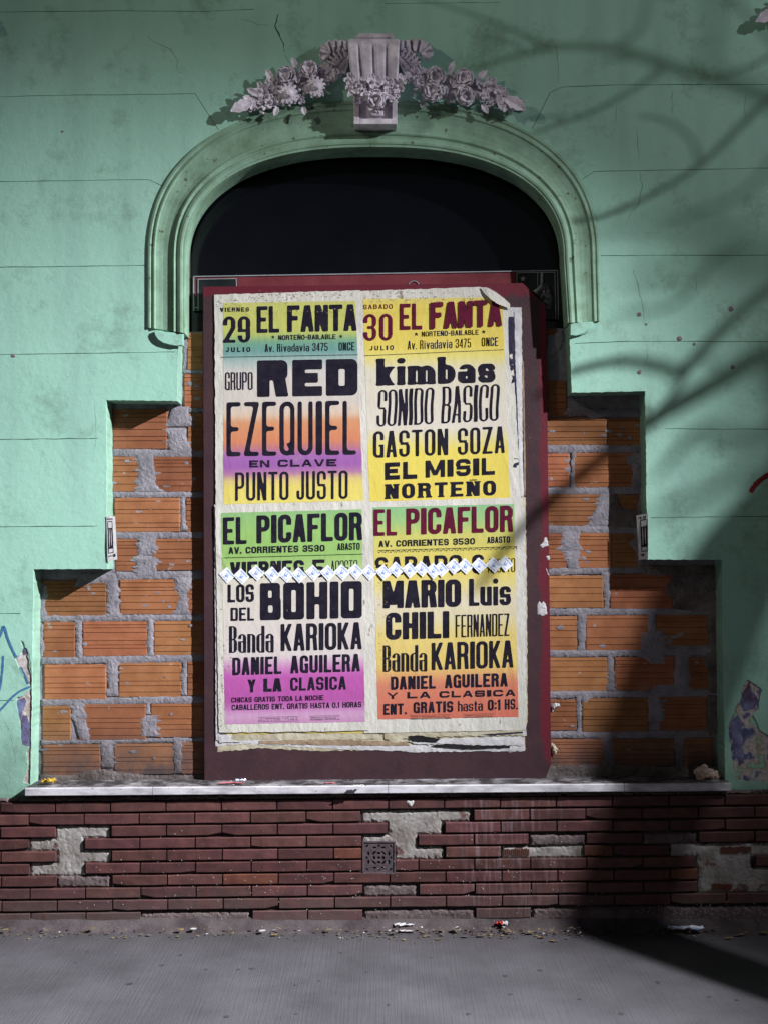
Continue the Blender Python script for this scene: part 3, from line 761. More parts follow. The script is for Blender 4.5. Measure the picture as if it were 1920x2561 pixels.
def hollow_brick(x0, x1, y0, y1, seed, slope=-0.004):
    rnd = random.Random(seed)
    W = x1 - x0; Hh = y1 - y0
    # horizontal ribs: levels between fine grooves
    n = rnd.choice([5, 6, 6, 7]) if Hh > 50 else 3
    if Hh < 30: n = 2
    cuts = sorted([0.09] + [0.09 + 0.82 * (k + rnd.uniform(.15, .85)) / (n - 1) for k in range(n - 1)])
    rows = [(0, 0.0012)]
    off = rnd.uniform(-.0018, .0018)
    g = 1.3 / Hh
    lev = 0.0
    for c in cuts:
        if c + g > 0.96 or c - rows[-1][0] < 0.05 and rows[-1][0] > 0: continue
        lev2 = rnd.choice([0, 0, 0.0007, -0.0006])
        rows += [(c, lev), (c + .001, .0030), (c + g, .0030), (c + g + .001, lev2)]
        lev = lev2
    rows.append((1.0, 0.001))
    cols = [0.0, 0.02, 0.25, 0.5, 0.75, 0.98, 1.0]
    verts, faces = [], []
    jl = [rnd.uniform(-.8, .8) for _ in rows]; jr = [rnd.uniform(-.8, .8) for _ in rows]
    for ri, (v, dep) in enumerate(rows):
        for ci, u in enumerate(cols):
            px = x0 + W * u + (jl[ri] * (1 - u) + jr[ri] * u if u in (0.0, 1.0) else 0)
            py = y0 + Hh * v + slope * W * (u - .5) + (rnd.uniform(-.5, .5) if ri in (0, len(rows) - 1) else 0)
            p = P(px, py, BY)
            e = 0.0025 if u in (0.0, 1.0) else 0
            p.y = BY + off + dep + e
            verts.append(p)
    nc = len(cols)
    for r_ in range(len(rows) - 1):
        for c in range(nc - 1):
            a = r_ * nc + c
            faces.append((a, a + nc, a + nc + 1, a + 1))
    # sides back into the mortar
    ring = [c for c in range(nc)] + [r_ * nc + nc - 1 for r_ in range(1, len(rows))] + [(len(rows) - 1) * nc + c for c in range(nc - 2, -1, -1)] + [r_ * nc for r_ in range(len(rows) - 2, 0, -1)]
    s = len(verts)
    for q in ring: verts.append(Vector((verts[q].x, BY + .03, verts[q].z)))
    for i in range(len(ring)):
        j = (i + 1) % len(ring)
        faces.append((ring[i], ring[j], s + j, s + i))
    return mesh_obj("hollow_brick", verts, faces, M['hollow'], infill)

HB = [
 # left of the board: x0, x1, ytop, ybottom
 (405, 462, 718, 798), (398, 462, 808, 880), (243, 362, 884, 969), (406, 462, 893, 978),
 (243, 312, 986, 1061), (326, 462, 986, 1061), (247, 390, 1075, 1148), (402, 462, 1075, 1148),
 (250, 314, 1163, 1233), (328, 462, 1163, 1231), (89, 231, 1254, 1330), (258, 392, 1251, 1326), (404, 462, 1251, 1326),
 (95, 163, 1343, 1419), (178, 319, 1342, 1416), (332, 462, 1341, 1416),
 (95, 231, 1435, 1510), (256, 393, 1430, 1505), (405, 462, 1428, 1502),
 (92, 153, 1524, 1600), (170, 316, 1521, 1597), (325, 462, 1519, 1592),
 (92, 218, 1608, 1676), (246, 380, 1606, 1672), (392, 462, 1603, 1670),
 # right of the board
 (1165, 1201, 711, 724), (1165, 1222, 822, 897), (1200, 1270, 889, 899), (1165, 1311, 902, 961), (1313, 1384, 903, 962),
 (1165, 1228, 979, 1051), (1238, 1366, 978, 1052), (1165, 1306, 1067, 1135), (1332, 1380, 1069, 1138),
 (1165, 1222, 1152, 1227), (1246, 1320, 1151, 1226), (1322, 1384, 1153, 1224), (1165, 1302, 1243, 1312), (1316, 1452, 1240, 1314),
 (1165, 1246, 1331, 1405), (1264, 1399, 1329, 1404), (1416, 1531, 1328, 1394),
 (1165, 1312, 1420, 1492), (1326, 1456, 1419, 1490), (1488, 1532, 1420, 1488),
 (1165, 1245, 1511, 1577), (1256, 1399, 1508, 1580), (1424, 1526, 1505, 1577),
 (1165, 1304, 1597, 1655), (1322, 1456, 1596, 1655), (1474, 1538, 1594, 1655)]
for i, b_ in enumerate(HB): hollow_brick(*b_, seed=100 + i)

# bed joints with squeezed out, torn edges
def bed(x0, x1, yt0, yt1, th, seed, mt='mortar', h=.0035):
    rnd = random.Random(seed)
    top, bot = [], []
    x = x0
    while x < x1:
        t = (x - x0) / max(1, x1 - x0)
        yc = yt0 + (yt1 - yt0) * t
        wob = 1.5 * noise.noise(Vector((x * .03, seed, 0))) + 0.9 * noise.noise(Vector((x * .13, seed, 3)))
        top.append((x, yc - th / 2 + wob + rnd.uniform(-.6, .6) - (rnd.uniform(0, 2.5) if rnd.random() < .12 else 0)))
        wob2 = 1.5 * noise.noise(Vector((x * .03, seed + 9, 0))) + 0.9 * noise.noise(Vector((x * .13, seed + 9, 3)))
        bot.append((x, yc + th / 2 + wob2 + rnd.uniform(-.6, .6) + (rnd.uniform(0, 3.5) if rnd.random() < .12 else 0)))
        x += rnd.uniform(3, 6)
    t = 1
    top.append((x1, yt1 - th / 2)); bot.append((x1, yt1 + th / 2))
    return patch("mortar_joint", top + bot[::-1], BY + .0015, h * .7, M[mt], infill, res=4, amp=.0013, edge=5, skirt=.006, nscale=.22, seed=seed)
BEDS = [(396, 462, 803, 802, 7), (244, 462, 977, 982, 16), (244, 462, 1068, 1068, 12), (246, 462, 1156, 1156, 14), (252, 462, 1243, 1241, 16), (88, 462, 1336, 1333, 13),
        (90, 462, 1427, 1421, 15), (90, 462, 1517, 1510, 15), (90, 462, 1603, 1597, 9),
        (1168, 1386, 969, 970, 16), (1168, 1388, 1060, 1059, 15), (1168, 1390, 1143, 1145, 16), (1168, 1392, 1235, 1230, 14), (1168, 1556, 1321, 1320, 15),
        (1168, 1558, 1412, 1406, 14), (1168, 1558, 1500, 1497, 14), (1168, 1558, 1587, 1585, 14), (396, 462, 885, 888, 8)]
for i, b_ in enumerate(BEDS): bed(*b_, seed=300 + i)

def smear(cx, y0, y1, w0, w1, seed, h=.006, mt='mortar', teeth=True, lean=0.0):
    """vertical joint smeared over the brick edges, with ragged comb-like sides"""
    rnd = random.Random(seed)
    L_, R_ = [], []
    y = y0
    while y <= y1:
        t = (y - y0) / (y1 - y0)
        w = w0 + (w1 - w0) * t
        w *= 1 + .35 * noise.noise(Vector((seed, y * .045, 0)))
        c = cx + lean * (t - .5) + 3 * noise.noise(Vector((seed + 5, y * .04, 2)))
        tl = rnd.choice([0, 0, 1]) * rnd.uniform(0, w * .34); tr = rnd.choice([0, 0, 1]) * rnd.uniform(0, w * .38)
        L_.append((c - w / 2 - tl, y)); R_.append((c + w / 2 + tr, y + rnd.uniform(-.5, .5)))
        y += rnd.uniform(2.5, 5)
    return patch("mortar_smear", L_ + R_[::-1], BY + .0005, h * .55, M[mt], infill, res=4, amp=.0013, edge=8, skirt=.008, nscale=.2, seed=seed)
SM = [(388, 878, 925, 30, 62, 0), (386, 925, 985, 48, 40, 20), (318, 978, 1065, 32, 44, 8), (396, 1072, 1150, 10, 11, 0), (320, 1150, 1200, 36, 42, 0), (318, 1200, 1248, 42, 46, 0), (244, 1238, 1335, 20, 26, 6),
      (396, 1246, 1285, 42, 24, 0), (396, 1282, 1330, 14, 40, 0), (171, 1338, 1425, 13, 11, 2), (325, 1334, 1420, 14, 11, 0), (243, 1420, 1508, 24, 20, 2), (399, 1424, 1505, 10, 11, 0),
      (172, 1514, 1556, 24, 42, 6), (180, 1550, 1602, 34, 20, 10), (320, 1514, 1545, 6, 8, 0), (322, 1545, 1592, 36, 34, 0), (232, 1600, 1660, 30, 24, 0), (386, 1598, 1672, 22, 18, 0),
      (1238, 972, 1056, 8, 9, 0), (1300, 1056, 1140, 20, 44, -22), (1232, 1146, 1190, 40, 42, 0), (1236, 1188, 1232, 36, 20, 4), (1309, 1236, 1315, 16, 9, 2),
      (1255, 1325, 1408, 18, 16, 0), (1406, 1325, 1372, 14, 22, 0), (1408, 1362, 1412, 46, 60, 6), (1318, 1412, 1495, 10, 16, 2), (1472, 1406, 1498, 24, 36, -4), (1412, 1406, 1434, 58, 34, 8),
      (1250, 1500, 1585, 8, 8, 0), (1414, 1498, 1560, 28, 30, 6), (1312, 1582, 1655, 20, 26, 4), (1466, 1580, 1672, 22, 12, 0), (1440, 1478, 1500, 60, 70, 0), (1265, 1492, 1520, 30, 12, -8)]
for i, (cx, y0, y1, w0, w1, ln) in enumerate(SM): smear(cx, y0, y1, w0, w1, 500 + i, lean=ln)
# rough mortar against the reveals and under the stepped heads
for i, (pl, mt, h) in enumerate([
    ([(85, 1258), (98, 1262), (104, 1285), (98, 1305), (103, 1330), (86, 1334)], 'mortar', .004), ([(85, 1345), (96, 1350), (93, 1380), (99, 1398), (92, 1420), (86, 1425)], 'mortar', .004),
    ([(1222, 880), (1250, 878), (1300, 885), (1384, 884), (1386, 900), (1318, 902), (1300, 900), (1280, 906), (1262, 896), (1225, 900)], 'mortar', .005),
    ([(1366, 978), (1386, 978), (1387, 1052), (1362, 1052), (1360, 1035), (1366, 1020), (1352, 1000), (1345, 985)], 'mortar', .006),
    ([(1306, 1067), (1332, 1066), (1336, 1085), (1345, 1098), (1378, 1102), (1387, 1140), (1318, 1140), (1322, 1110)], 'mortar_dirty', .006),
    ([(1380, 1066), (1387, 1066), (1388, 1230), (1374, 1228), (1370, 1190), (1352, 1175), (1366, 1160)], 'mortar', .006),
    ([(1452, 1243), (1558, 1232), (1560, 1325), (1450, 1318), (1458, 1295), (1438, 1285), (1430, 1262), (1448, 1250)], 'mortar_dirty', .007),
    ([(1395, 1222), (1556, 1222), (1556, 1244), (1470, 1247), (1395, 1244)], 'mortar_dirty', .004),
    ([(1530, 1322), (1558, 1320), (1560, 1500), (1530, 1500), (1526, 1450), (1516, 1425), (1534, 1400), (1524, 1350)], 'mortar_dirty', .006),
    ([(1526, 1500), (1558, 1500), (1560, 1590), (1522, 1588), (1528, 1540)], 'mortar_dirty', .006),
    ([(88, 1672), (150, 1674), (210, 1660), (262, 1668), (330, 1676), (460, 1672), (460, 1694), (84, 1696)], 'mortar_dirty', .006),
    ([(1168, 1654), (1300, 1650), (1420, 1656), (1556, 1655), (1560, 1694), (1168, 1694)], 'mortar_dirty', .006),
    ([(176, 1240), (244, 1238), (242, 1262), (218, 1258), (196, 1262), (160, 1270)], 'mortar', .004),
    ([(1183, 724), (1200, 720), (1212, 712), (1216, 730), (1206, 752), (1190, 768), (1178, 772)], 'mortar', .004),
    ([(396, 718), (405, 718), (406, 740), (402, 790), (396, 800)], 'mortar', .004)]):
    patch("mortar_smear", jag(pl, 4, 1.2, seed=700 + i), BY + .0005, h * .6, M[mt], infill, res=5, amp=.0018, edge=7, skirt=.008, nscale=.17, seed=700 + i)
rnd = random.Random(5)
for i in range(110):      # small mortar splashes on the brick faces
    b_ = rnd.choice([h for h in HB if h[1] - h[0] > 60])
    x0 = rnd.uniform(max(b_[0], 95), min(b_[1], 1520)) if b_[0] > 1100 or b_[1] < 500 else 300
    y0 = rnd.uniform(b_[2] + 8, b_[3] - 8)
    if 436 < x0 < 1186: continue
    w, h = rnd.uniform(2, 9), rnd.uniform(1.5, 5)
    pl = [(x0 + w * math.cos(a), y0 + h * math.sin(a)) for a in [2 * math.pi * k / 9 for k in range(9)]]
    patch("mortar_splash", jag(pl, 2.5, 1.0, seed=i), BY - .0005, .0012, M['mortar'], infill, res=4, amp=.0006, edge=3, skirt=.002, seed=i)

# ------------------------------------------------------------------ marble sill
sill = empty("marble_sill", P(816, 1712, 0.03))
tag(sill, "worn white marble sill in four slabs below the bricked-up recess", "sill")
def sill_top(x): return 1702 - (x - 55) * 0.0072
xs = [55, 330, 838, 1347, 1578]
for i in range(4):
    xa, xb = xs[i] + (0.5 if i else 0), xs[i + 1] - 0.5
    bm = bmesh.new()
    A = P(xa, sill_top(xa), -.07); B = P(xb, sill_top(xb), -.07)
    th = 0.037
    n = 24
    rows = []
    for k in range(n + 1):
        t = k / n
        c = A.lerp(B, t)
        nx = 0.0012 * noise.noise(Vector((c.x * 9, i, 0))) + (0.003 * max(0, noise.noise(Vector((c.x * 30, i, 7))) - .25))
        xw = c.x; kk = (CAM_D + .2) / (CAM_D - .07)
        ring = [(xw, .26, c.z), (xw, -.066 + nx, c.z + .0005), (xw, -.07 + nx, c.z - .004), (xw, -.07, c.z - th + .003), (xw, -.067, c.z - th), (xw, .1, c.z - th)]
        rows.append([bm.verts.new(v) for v in ring])
    for k in range(n):
        for j in range(6):
            bm.faces.new((rows[k][j], rows[k + 1][j], rows[k + 1][(j + 1) % 6], rows[k][(j + 1) % 6]))
    bm.faces.new(rows[0]); bm.faces.new(rows[-1][::-1])
    bm_obj("slab", bm, M['marble'], sill)

# ------------------------------------------------------------------ brick plinth
PY, MY = -0.042, -0.022
plinth = empty("brick_plinth", P(829, 2008, -0.04))
tag(plinth, "low plinth of long maroon facing bricks with gaps showing pale render", "brick wall")
pm = [(-1950, wall_bottom(-1950) - 8)] + [(x, wall_bottom(x) - 8) for x in range(-1500, 3400, 60)] + [(3400, wall_bottom(3400) - 8), (3400, 2030), (-1950, 2040)]
zt = [(-4.18, 0), (5.52, 0)]
# mortar bed as a gridded sheet
gv, gf = [], []
NX, NZ = 240, 12
for i in range(NX + 1):
    x = -4.18 + 9.7 * i / NX
    ztop = CAM_H + (HY - (wall_bottom(CX + x / ((CAM_D + MY) / F)) - 9)) * (CAM_D + MY) / F
    for j in range(NZ + 1):
        z = -0.05 + (ztop + 0.05) * j / NZ
        gv.append((x, MY + .003 * noise.noise(Vector((x * 14, z * 14, 1))), z))
for i in range(NX):
    for j in range(NZ):
        a = i * (NZ + 1) + j; gf.append((a, a + NZ + 1, a + NZ + 2, a + 1))
s = len(gv)
for i in range(NX + 1):
    v = gv[i * (NZ + 1) + NZ]; gv.append((v[0], 0.05, v[2]))
for i in range(NX): gf.append((i * (NZ + 1) + NZ, (i + 1) * (NZ + 1) + NZ, s + i + 1, s + i))
mesh_obj("mortar_bed", gv, gf, M['plinth_mortar'], plinth)

def jx(n, odd, k): return (62 if odd else 120) + 119.2 * n + 0.1 * n * abs(n) + 0.5 * k
def row_top(k, x): return 1732.7 + 26.6 * k - 0.0112 * x
GAPS = {1: [(780, 1016)], 2: [(122, 236), (838, 950)], 3: [(66, 180), (782, 896), (1142, 1264), (1388, 1505)], 4: [(124, 238), (782, 957), (1083, 1260), (1446, 1800)],
        5: [(67, 182), (782, 853), (1502, 1618)], 6: [(124, 240), (1507, 1800)], 7: [(784, 900), (1506, 1800)], 8: [], 9: [(305, 540), (784, 1024), (1147, 2400)], 0: []}
SPLIT = {4: [781, 1261], 5: [], 6: []}
def plinth_brick(xa, xb, k, mt, seed):
    rnd = random.Random(seed)
    off = rnd.uniform(-.002, .002); g = 1.6
    n = max(2, int((xb - xa) / 24))
    cols = [xa + g + (xb - xa - 2 * g) * t / n for t in range(n + 1)]
    hh = 22.6
    verts, faces = [], []
    chip = rnd.random() < .22; cs = rnd.choice([0, n])
    for ci, x in enumerate(cols):
        yt = row_top(k, x) + 1.6 + rnd.uniform(-.3, .3); yb = yt + hh + rnd.uniform(-.35, .35)
        if chip and ci == cs: yb -= rnd.uniform(2, 6)
        e = .003 if ci in (0, n) else 0
        for (py, dy) in ((yt, .019), (yt + .2, .0035 + e), (yt + 2.0, e * .6), ((yt + yb) / 2, rnd.uniform(-.0006, .0006) + e * .6), (yb - 2.0, e * .6), (yb - .2, .0035 + e), (yb, .019)):
            p = P(x, py, PY); p.y = PY + off + dy + (.003 if chip and ci == cs else 0); verts.append(p)
    m = 7
    for c in range(n):
        for j in range(m - 1):
            a = c * m + j; faces.append((a, a + 1, a + m + 1, a + m))
    faces.append(tuple(range(m - 1, -1, -1))); faces.append(tuple(range(n * m, n * m + m)))
    return mesh_obj("brick", verts, faces, mt, plinth)
cnt = 0
for k in range(10):
    odd = k % 2 == 1
    edges_ = [jx(n, odd, k) for n in range(-7, 20)]
    for sp in SPLIT.get(k, []): pass
    for i in range(len(edges_) - 1):
        segs = [(edges_[i], edges_[i + 1])]
        for (ga, gb) in GAPS.get(k, []):
            ns = []
            for (a, b) in segs:
                if gb <= a or ga >= b: ns.append((a, b)); continue
                if a < ga - 14: ns.append((a, ga))
                if b > gb + 14: ns.append((gb, b))
            segs = ns
        for (a, b) in segs:
            if b - a < 16: continue
            cnt += 1
            half = b - a < 80
            mt = M['glazed_orange'] if (half and k in (4, 6)) or (k == 6 and 470 < a < 500) or random.random() < .015 else M['glazed']
            plinth_brick(a, b, k, mt, 900 + cnt)

def ppatch(pl, mt, h, seed, name="render_patch", amp=.0016):
    return patch(name, jag(pl, 4, 1.3, seed=seed), MY, h, M[mt], plinth, res=5.5, amp=amp, edge=5, skirt=.006, nscale=.16, seed=seed)
def rt(k, x, d=0): return (x, row_top(k, x) + d)
ppatch([rt(2, 121), rt(2, 237), rt(3, 237), rt(3, 181), rt(4, 181), rt(4, 240), rt(5, 240), rt(5, 183), rt(6, 184), rt(6, 68), rt(5, 68), rt(5, 124), rt(4, 124), rt(4, 66), rt(3, 66), rt(3, 121)], 'plinth_patch', .006, 1)
ppatch([rt(6, 124), rt(6, 240), rt(7, 240), rt(7, 124)], 'plinth_grey', .013, 2)
ppatch([rt(1, 781), rt(1, 1015), rt(2, 1013), rt(2, 953), rt(3, 953), rt(3, 900), rt(4, 900), rt(4, 957), rt(5, 957), rt(5, 852), rt(4, 852, 4), rt(4, 848, -3), rt(4, 783, -3), rt(3, 781), rt(3, 838), rt(2, 838), rt(2, 781)], 'plinth_patch', .008, 3)
for i_ in range(14):
    xa_ = -180 + i_ * 150
    ppatch([(xa_, row_top(0, xa_) - 9), (xa_ + 151, row_top(0, xa_ + 151) - 9), (xa_ + 151, row_top(0, xa_ + 151) + .3), (xa_, row_top(0, xa_) + .3)], 'plinth_grey', .015, 40 + i_, name="top_mortar", amp=.0008)
ppatch([rt(3, 1143, 2), rt(3, 1264, 2), rt(4, 1264), rt(4, 1143)], 'plinth_grey', .015, 4)
ppatch([rt(4, 1084), rt(4, 1150, 3), rt(4, 1230, -4), rt(4, 1259), rt(5, 1259), rt(5, 1084)], 'plinth_patch', .007, 5)
ppatch([rt(3, 1389, 2), rt(3, 1504, 2), rt(4, 1504), rt(4, 1389)], 'plinth_grey', .013, 6)
ppatch([rt(4, 1447), rt(4, 1700), rt(5, 1700), rt(5, 1619), rt(6, 1619), rt(6, 1700), rt(8, 1700), rt(8, 1507), rt(6, 1507), rt(6, 1504), rt(5, 1503), rt(5, 1447)], 'plinth_patch', .006, 7)
ppatch([rt(7, 785), rt(7, 899), rt(8, 899), rt(8, 785)], 'plinth_grey', .012, 8)
ppatch([rt(9, 306, 1), rt(9, 539, 1), rt(10, 539, 2), rt(10, 306, 2)], 'plinth_grey', .013, 9)
ppatch([rt(9, 785, 1), rt(9, 1023, 1), rt(10, 1023, 2), rt(10, 785, 2)], 'plinth_grey', .015, 10)
ppatch([rt(9, 1148, 1), rt(9, 1720, 1), rt(10, 1720, 12), rt(10, 1148, 2)], 'plinth_grey', .015, 12)
# ribbed terracotta backing showing inside the gaps
bm = bmesh.new()
for (xa, xb, k) in ((1086, 1140, 4), (1536, 1580, 7), (1555, 1620, 4)):
    x = xa
    while x < xb:
        a = P(x, row_top(k, x) + 5 + random.uniform(0, 3), MY); b = P(x + 2.6, row_top(k, x) + 20 + random.uniform(-3, 2), MY)
        add_box(bm, (a.x, MY - .011, b.z), (b.x, MY - .003, a.z)); x += 4.4
bm_obj("terracotta_ribs", bm, M['glazed_orange'], plinth)
# sloping mortar fillet at the pavement
gv, gf = [], []
NX = 300
for i in range(NX + 1):
    x = -4.18 + 9.7 * i / NX
    for j in range(6):
        t = j / 5
        y = -.03 - .085 * t + .006 * noise.noise(Vector((x * 8, t * 3, 5)))
        z = .052 * (1 - t) ** 1.6 + .004 * noise.noise(Vector((x * 20, t * 6, 2))) * (1 - t) - .002 * t
        if j == 5: y -= .03 + .02 * noise.noise(Vector((x * 3, 0, 9))); z = -.003
        gv.append((x, y, z))
for i in range(NX):
    for j in range(5):
        a = i * 6 + j; gf.append((a, a + 1, a + 7, a + 6))
M['fillet'] = mat('dirty_cement_fillet', (0.045, 0.036, 0.039), (0.10, 0.084, 0.088), scale=9, rough=0.95, bump=0.9, bscale=70, grain=0.2, speck=(0.25, 0.23, 0.23), speck_scale=100, speck_lim=0.72)
mesh_obj("mortar_fillet", gv, gf, M['fillet'], plinth, smooth=True)
# paint flecks
gv, gf = [], []
rnd = random.Random(12)
for i in range(420):
    if rnd.random() < .35: x, y = rnd.uniform(1370, 1658), rnd.gauss(1968, 10)
    else: x, y = rnd.uniform(150, 1300), rnd.gauss(1900, 45)
    if y < 1745 or y > 1992: continue
    r = rnd.uniform(.35, 1.1); n = len(gv)
    for k in range(5):
        a = 2 * math.pi * k / 5 + rnd.uniform(-.3, .3)
        p = P(x + r * math.cos(a), y + r * math.sin(a) * rnd.uniform(.8, 1.6), PY); p.y = PY - .0035; gv.append(p)
    gf.append(tuple(range(n, n + 5)))
fl = mesh_obj("paint_flecks", gv, gf, M['paper_white'], plinth); fl["kind"] = "stuff"

# cast iron vent grille
vent = empty("vent_grille", P(818, 1888, PY)); vent.parent = plinth; vent.matrix_parent_inverse = Matrix.Translation(-Vector(plinth.location))
VC = P(818, 1853, PY)
hw = 33 * (CAM_D + PY) / F
# a plate pierced by petals: built from outline loops
def pierced():
    loops_ = [[Vector((-hw, -hw)), Vector((hw, -hw)), Vector((hw, hw)), Vector((-hw, hw))]]
    def hole(cx, cy, rx, ry, rot, n=10):
        pts = []
        for k in range(n):
            a = 2 * math.pi * k / n
            x, y = rx * math.cos(a), ry * math.sin(a)
            pts.append(Vector((cx + x * math.cos(rot) - y * math.sin(rot), cy + x * math.sin(rot) + y * math.cos(rot))))
        loops_.append(pts)
    u = hw
    hole(0, 0, .10 * u, .10 * u, 0)
    for k in range(4):
        a = k * math.pi / 2; hole(.30 * u * math.cos(a), .30 * u * math.sin(a), .09 * u, .13 * u, a)
    for k in range(4):
        a = k * math.pi / 2 + math.pi / 4
        hole(.44 * u * math.cos(a), .44 * u * math.sin(a), .07 * u, .20 * u, a)
    for k in range(8):
        a = k * math.pi / 4 + math.pi / 8
        hole(.72 * u * math.cos(a), .72 * u * math.sin(a), .07 * u, .15 * u, a + .5 * (1 if k % 2 else -1))
    for k in range(4):
        a = k * math.pi / 2; hole(.78 * u * math.cos(a), .78 * u * math.sin(a), .08 * u, .08 * u, a)
        a += math.pi / 4; hole(1.08 * u * math.cos(a), 1.08 * u * math.sin(a), .06 * u, .13 * u, a)
    pts, ed = [], []
    for lp in loops_:
        s = len(pts); pts += lp; ed += [(s + i, s + (i + 1) % len(lp)) for i in range(len(lp))]
    v, f = cdt_holes(pts, ed, 1e-7)
    verts = [Vector((VC.x + p.x, PY + .006 + .02 * abs(p.x) * 0, VC.z + p.y)) for p in v]
    faces = [tuple(q) for q in f]
    for (a, b) in ed:
        n = len(verts)
        A, B = pts[a], pts[b]
        verts += [Vector((VC.x + A.x, PY + .006, VC.z + A.y)), Vector((VC.x + B.x, PY + .006, VC.z + B.y)), Vector((VC.x + B.x, PY + .013, VC.z + B.y)), Vector((VC.x + A.x, PY + .013, VC.z + A.y))]
        faces.append((n, n + 1, n + 2, n + 3))
    return verts, faces
v_, f_ = pierced()
mesh_obj("grille_plate", v_, f_, M['iron'], vent)
bm = bmesh.new()
for (a, b, c, d) in ((-1.08, -1.08, 1.08, -.98), (-1.08, .98, 1.08, 1.08), (-1.08, -.98, -.98, .98), (.98, -.98, 1.08, .98)):
    add_box(bm, (VC.x + a * hw, PY + .002, VC.z + b * hw), (VC.x + c * hw, PY + .016, VC.z + d * hw), .001)
bm_obj("grille_rim", bm, M['iron'], vent)
bm = bmesh.new(); add_box(bm, (VC.x - hw, PY + .0145, VC.z - hw), (VC.x + hw, PY + .017, VC.z + hw)); bm_obj("grille_back", bm, M['black_wood'], vent)

# ------------------------------------------------------------------ poster board
FY = 0.088
board = empty("poster_board", P(812, 1688, FY))
tag(board, "tall maroon painted poster board with clipped right corners, standing on the marble sill", "board")
bpl = [(438, 619), (1128, 611), (1178, 660), (1181, 900), (1187, 1400), (1189, 1652), (1174, 1688), (441, 1688)]
fv = [P(x, y, FY) for x, y in bpl]
bm = bmesh.new()
f = [bm.verts.new(v) for v in fv]; g = [bm.verts.new((v.x, FY + .022, v.z)) for v in fv]
bm.faces.new(f); bm.faces.new(g[::-1])
for i in range(len(f)): bm.faces.new((f[i], g[i], g[(i + 1) % 8], f[(i + 1) % 8]))
bmesh.ops.bevel(bm, geom=[e for e in bm.edges if all(abs(v.co.y - FY) < 1e-6 for v in e.verts)], offset=.003, segments=2, affect='EDGES')
bm_obj("panel", bm, M['board'], board)
# battens behind that hold it off the bricks
bm = bmesh.new()
for (xa, xb) in ((500, 540), (1080, 1120)):
    a = P(xa, 1600, FY + .02); b = P(xb, 900, FY + .02); add_box(bm, (a.x, FY + .0225, a.z), (b.x, BY - .001 if FY + .0225 < BY - .002 else FY + .03, b.z))
bm_obj("back_batten", bm, M['board'], board)

# ------------------------------------------------------------------ posters
def wave(x, z):
    """gentle cockling of the pasted sheets, metres towards the street"""
    w = .0013 * noise.noise(Vector((x * 3.1, z * 2.3, 4.2))) + .0008 * noise.noise(Vector((x * 9, z * 5, 1.1)))
    # hard creases: across the top and down the lower right
    def crease(ax, az, bx, bz, amp, wd):
        A = P(ax, az, FY); B = P(bx, bz, FY)
        dx, dz = B.x - A.x, B.z - A.z; L2 = dx * dx + dz * dz
        t = ((x - A.x) * dx + (z - A.z) * dz) / L2
        if t < -.05 or t > 1.05: return 0
        e = min(1, (t + .05) * 6, (1.05 - t) * 6)
        d = abs((x - A.x) * dz - (z - A.z) * dx) / math.sqrt(L2)
        return amp * max(0, 1 - d / wd) * e
    w += crease(466, 668, 600, 673, .0014, .022) + crease(770, 676, 1095, 655, .0016, .026) + crease(560, 672, 770, 676, .0012, .02)
    w += crease(505, 640, 545, 690, .001, .014) + crease(1090, 985, 1118, 1075, .0014, .016) + crease(1100, 1380, 1118, 1540, .0010, .016) + crease(1085, 1400, 1100, 1560, .0008, .012)
    w += crease(470, 1190, 505, 1245, .0012, .014) + crease(1060, 1450, 1075, 1600, .0008, .012)
    return w
def wave_fast(x, z, cache={}):
    key = (int(x * 500), int(z * 500))
    if key not in cache: cache[key] = wave(key[0] / 500.0, key[1] / 500.0)
    return cache[key]
def sheet(name, quad, lift, mt, parent, step=9.0, colours=None, edge_jag=0.8, seed=0, clip=None, curl=None):
    """quad: px corners TL, TR, BR, BL; subdivided and laid on the board"""
    TL, TR, BR, BL = [Vector(q) for q in quad]
    nu = max(2, int((TR - TL).length / step)); nv = max(2, int((BL - TL).length / step))
    verts, faces, cols = [], [], []
    rnd = random.Random(seed)
    for j in range(nv + 1):
        v = j / nv
        a = TL.lerp(BL, v); b = TR.lerp(BR, v)
        for i in range(nu + 1):
            u = i / nu
            p = a.lerp(b, u)
            if i in (0, nu): p.x += rnd.uniform(-edge_jag, edge_jag)
            if j in (0, nv): p.y += rnd.uniform(-edge_jag, edge_jag)
            if clip: p = clip(p)
            q = P(p.x, p.y, FY)
            q.y = FY - lift - wave(q.x, q.z)
            if curl: q.y -= curl(u, v)
            verts.append(q)
            if colours:
                yy = p.y - (a.y + (b.y - a.y) * u) + TL.y + (BL.y - TL.y) * v
                c = colours[-1][1]
                if yy <= colours[0][0]: c = colours[0][1]
                else:
                    for (y0, c0), (y1, c1) in zip(colours, colours[1:]):
                        if y0 <= yy <= y1:
                            t = (yy - y0) / (y1 - y0); c = tuple(c0[m] + (c1[m] - c0[m]) * t for m in range(3)); break
                cols.append(c)
    for j in range(nv):
        for i in range(nu):
            a = j * (nu + 1) + i; faces.append((a, a + nu + 1, a + nu + 2, a + 1))
    o = mesh_obj(name, verts, faces, mt, parent)
    if colours:
        at = o.data.color_attributes.new("ink", 'FLOAT_COLOR', 'POINT')
        flat = []
        for c in cols:
            l = lin(c); g_ = .30 * l[0] + .6 * l[1] + .1 * l[2]; flat += [(l[k] * .87 + g_ * .13) * .73 * (1.03, .97, 1.0)[k] for k in range(3)] + [1.0]
        at.data.foreach_set("color", flat)
    return o

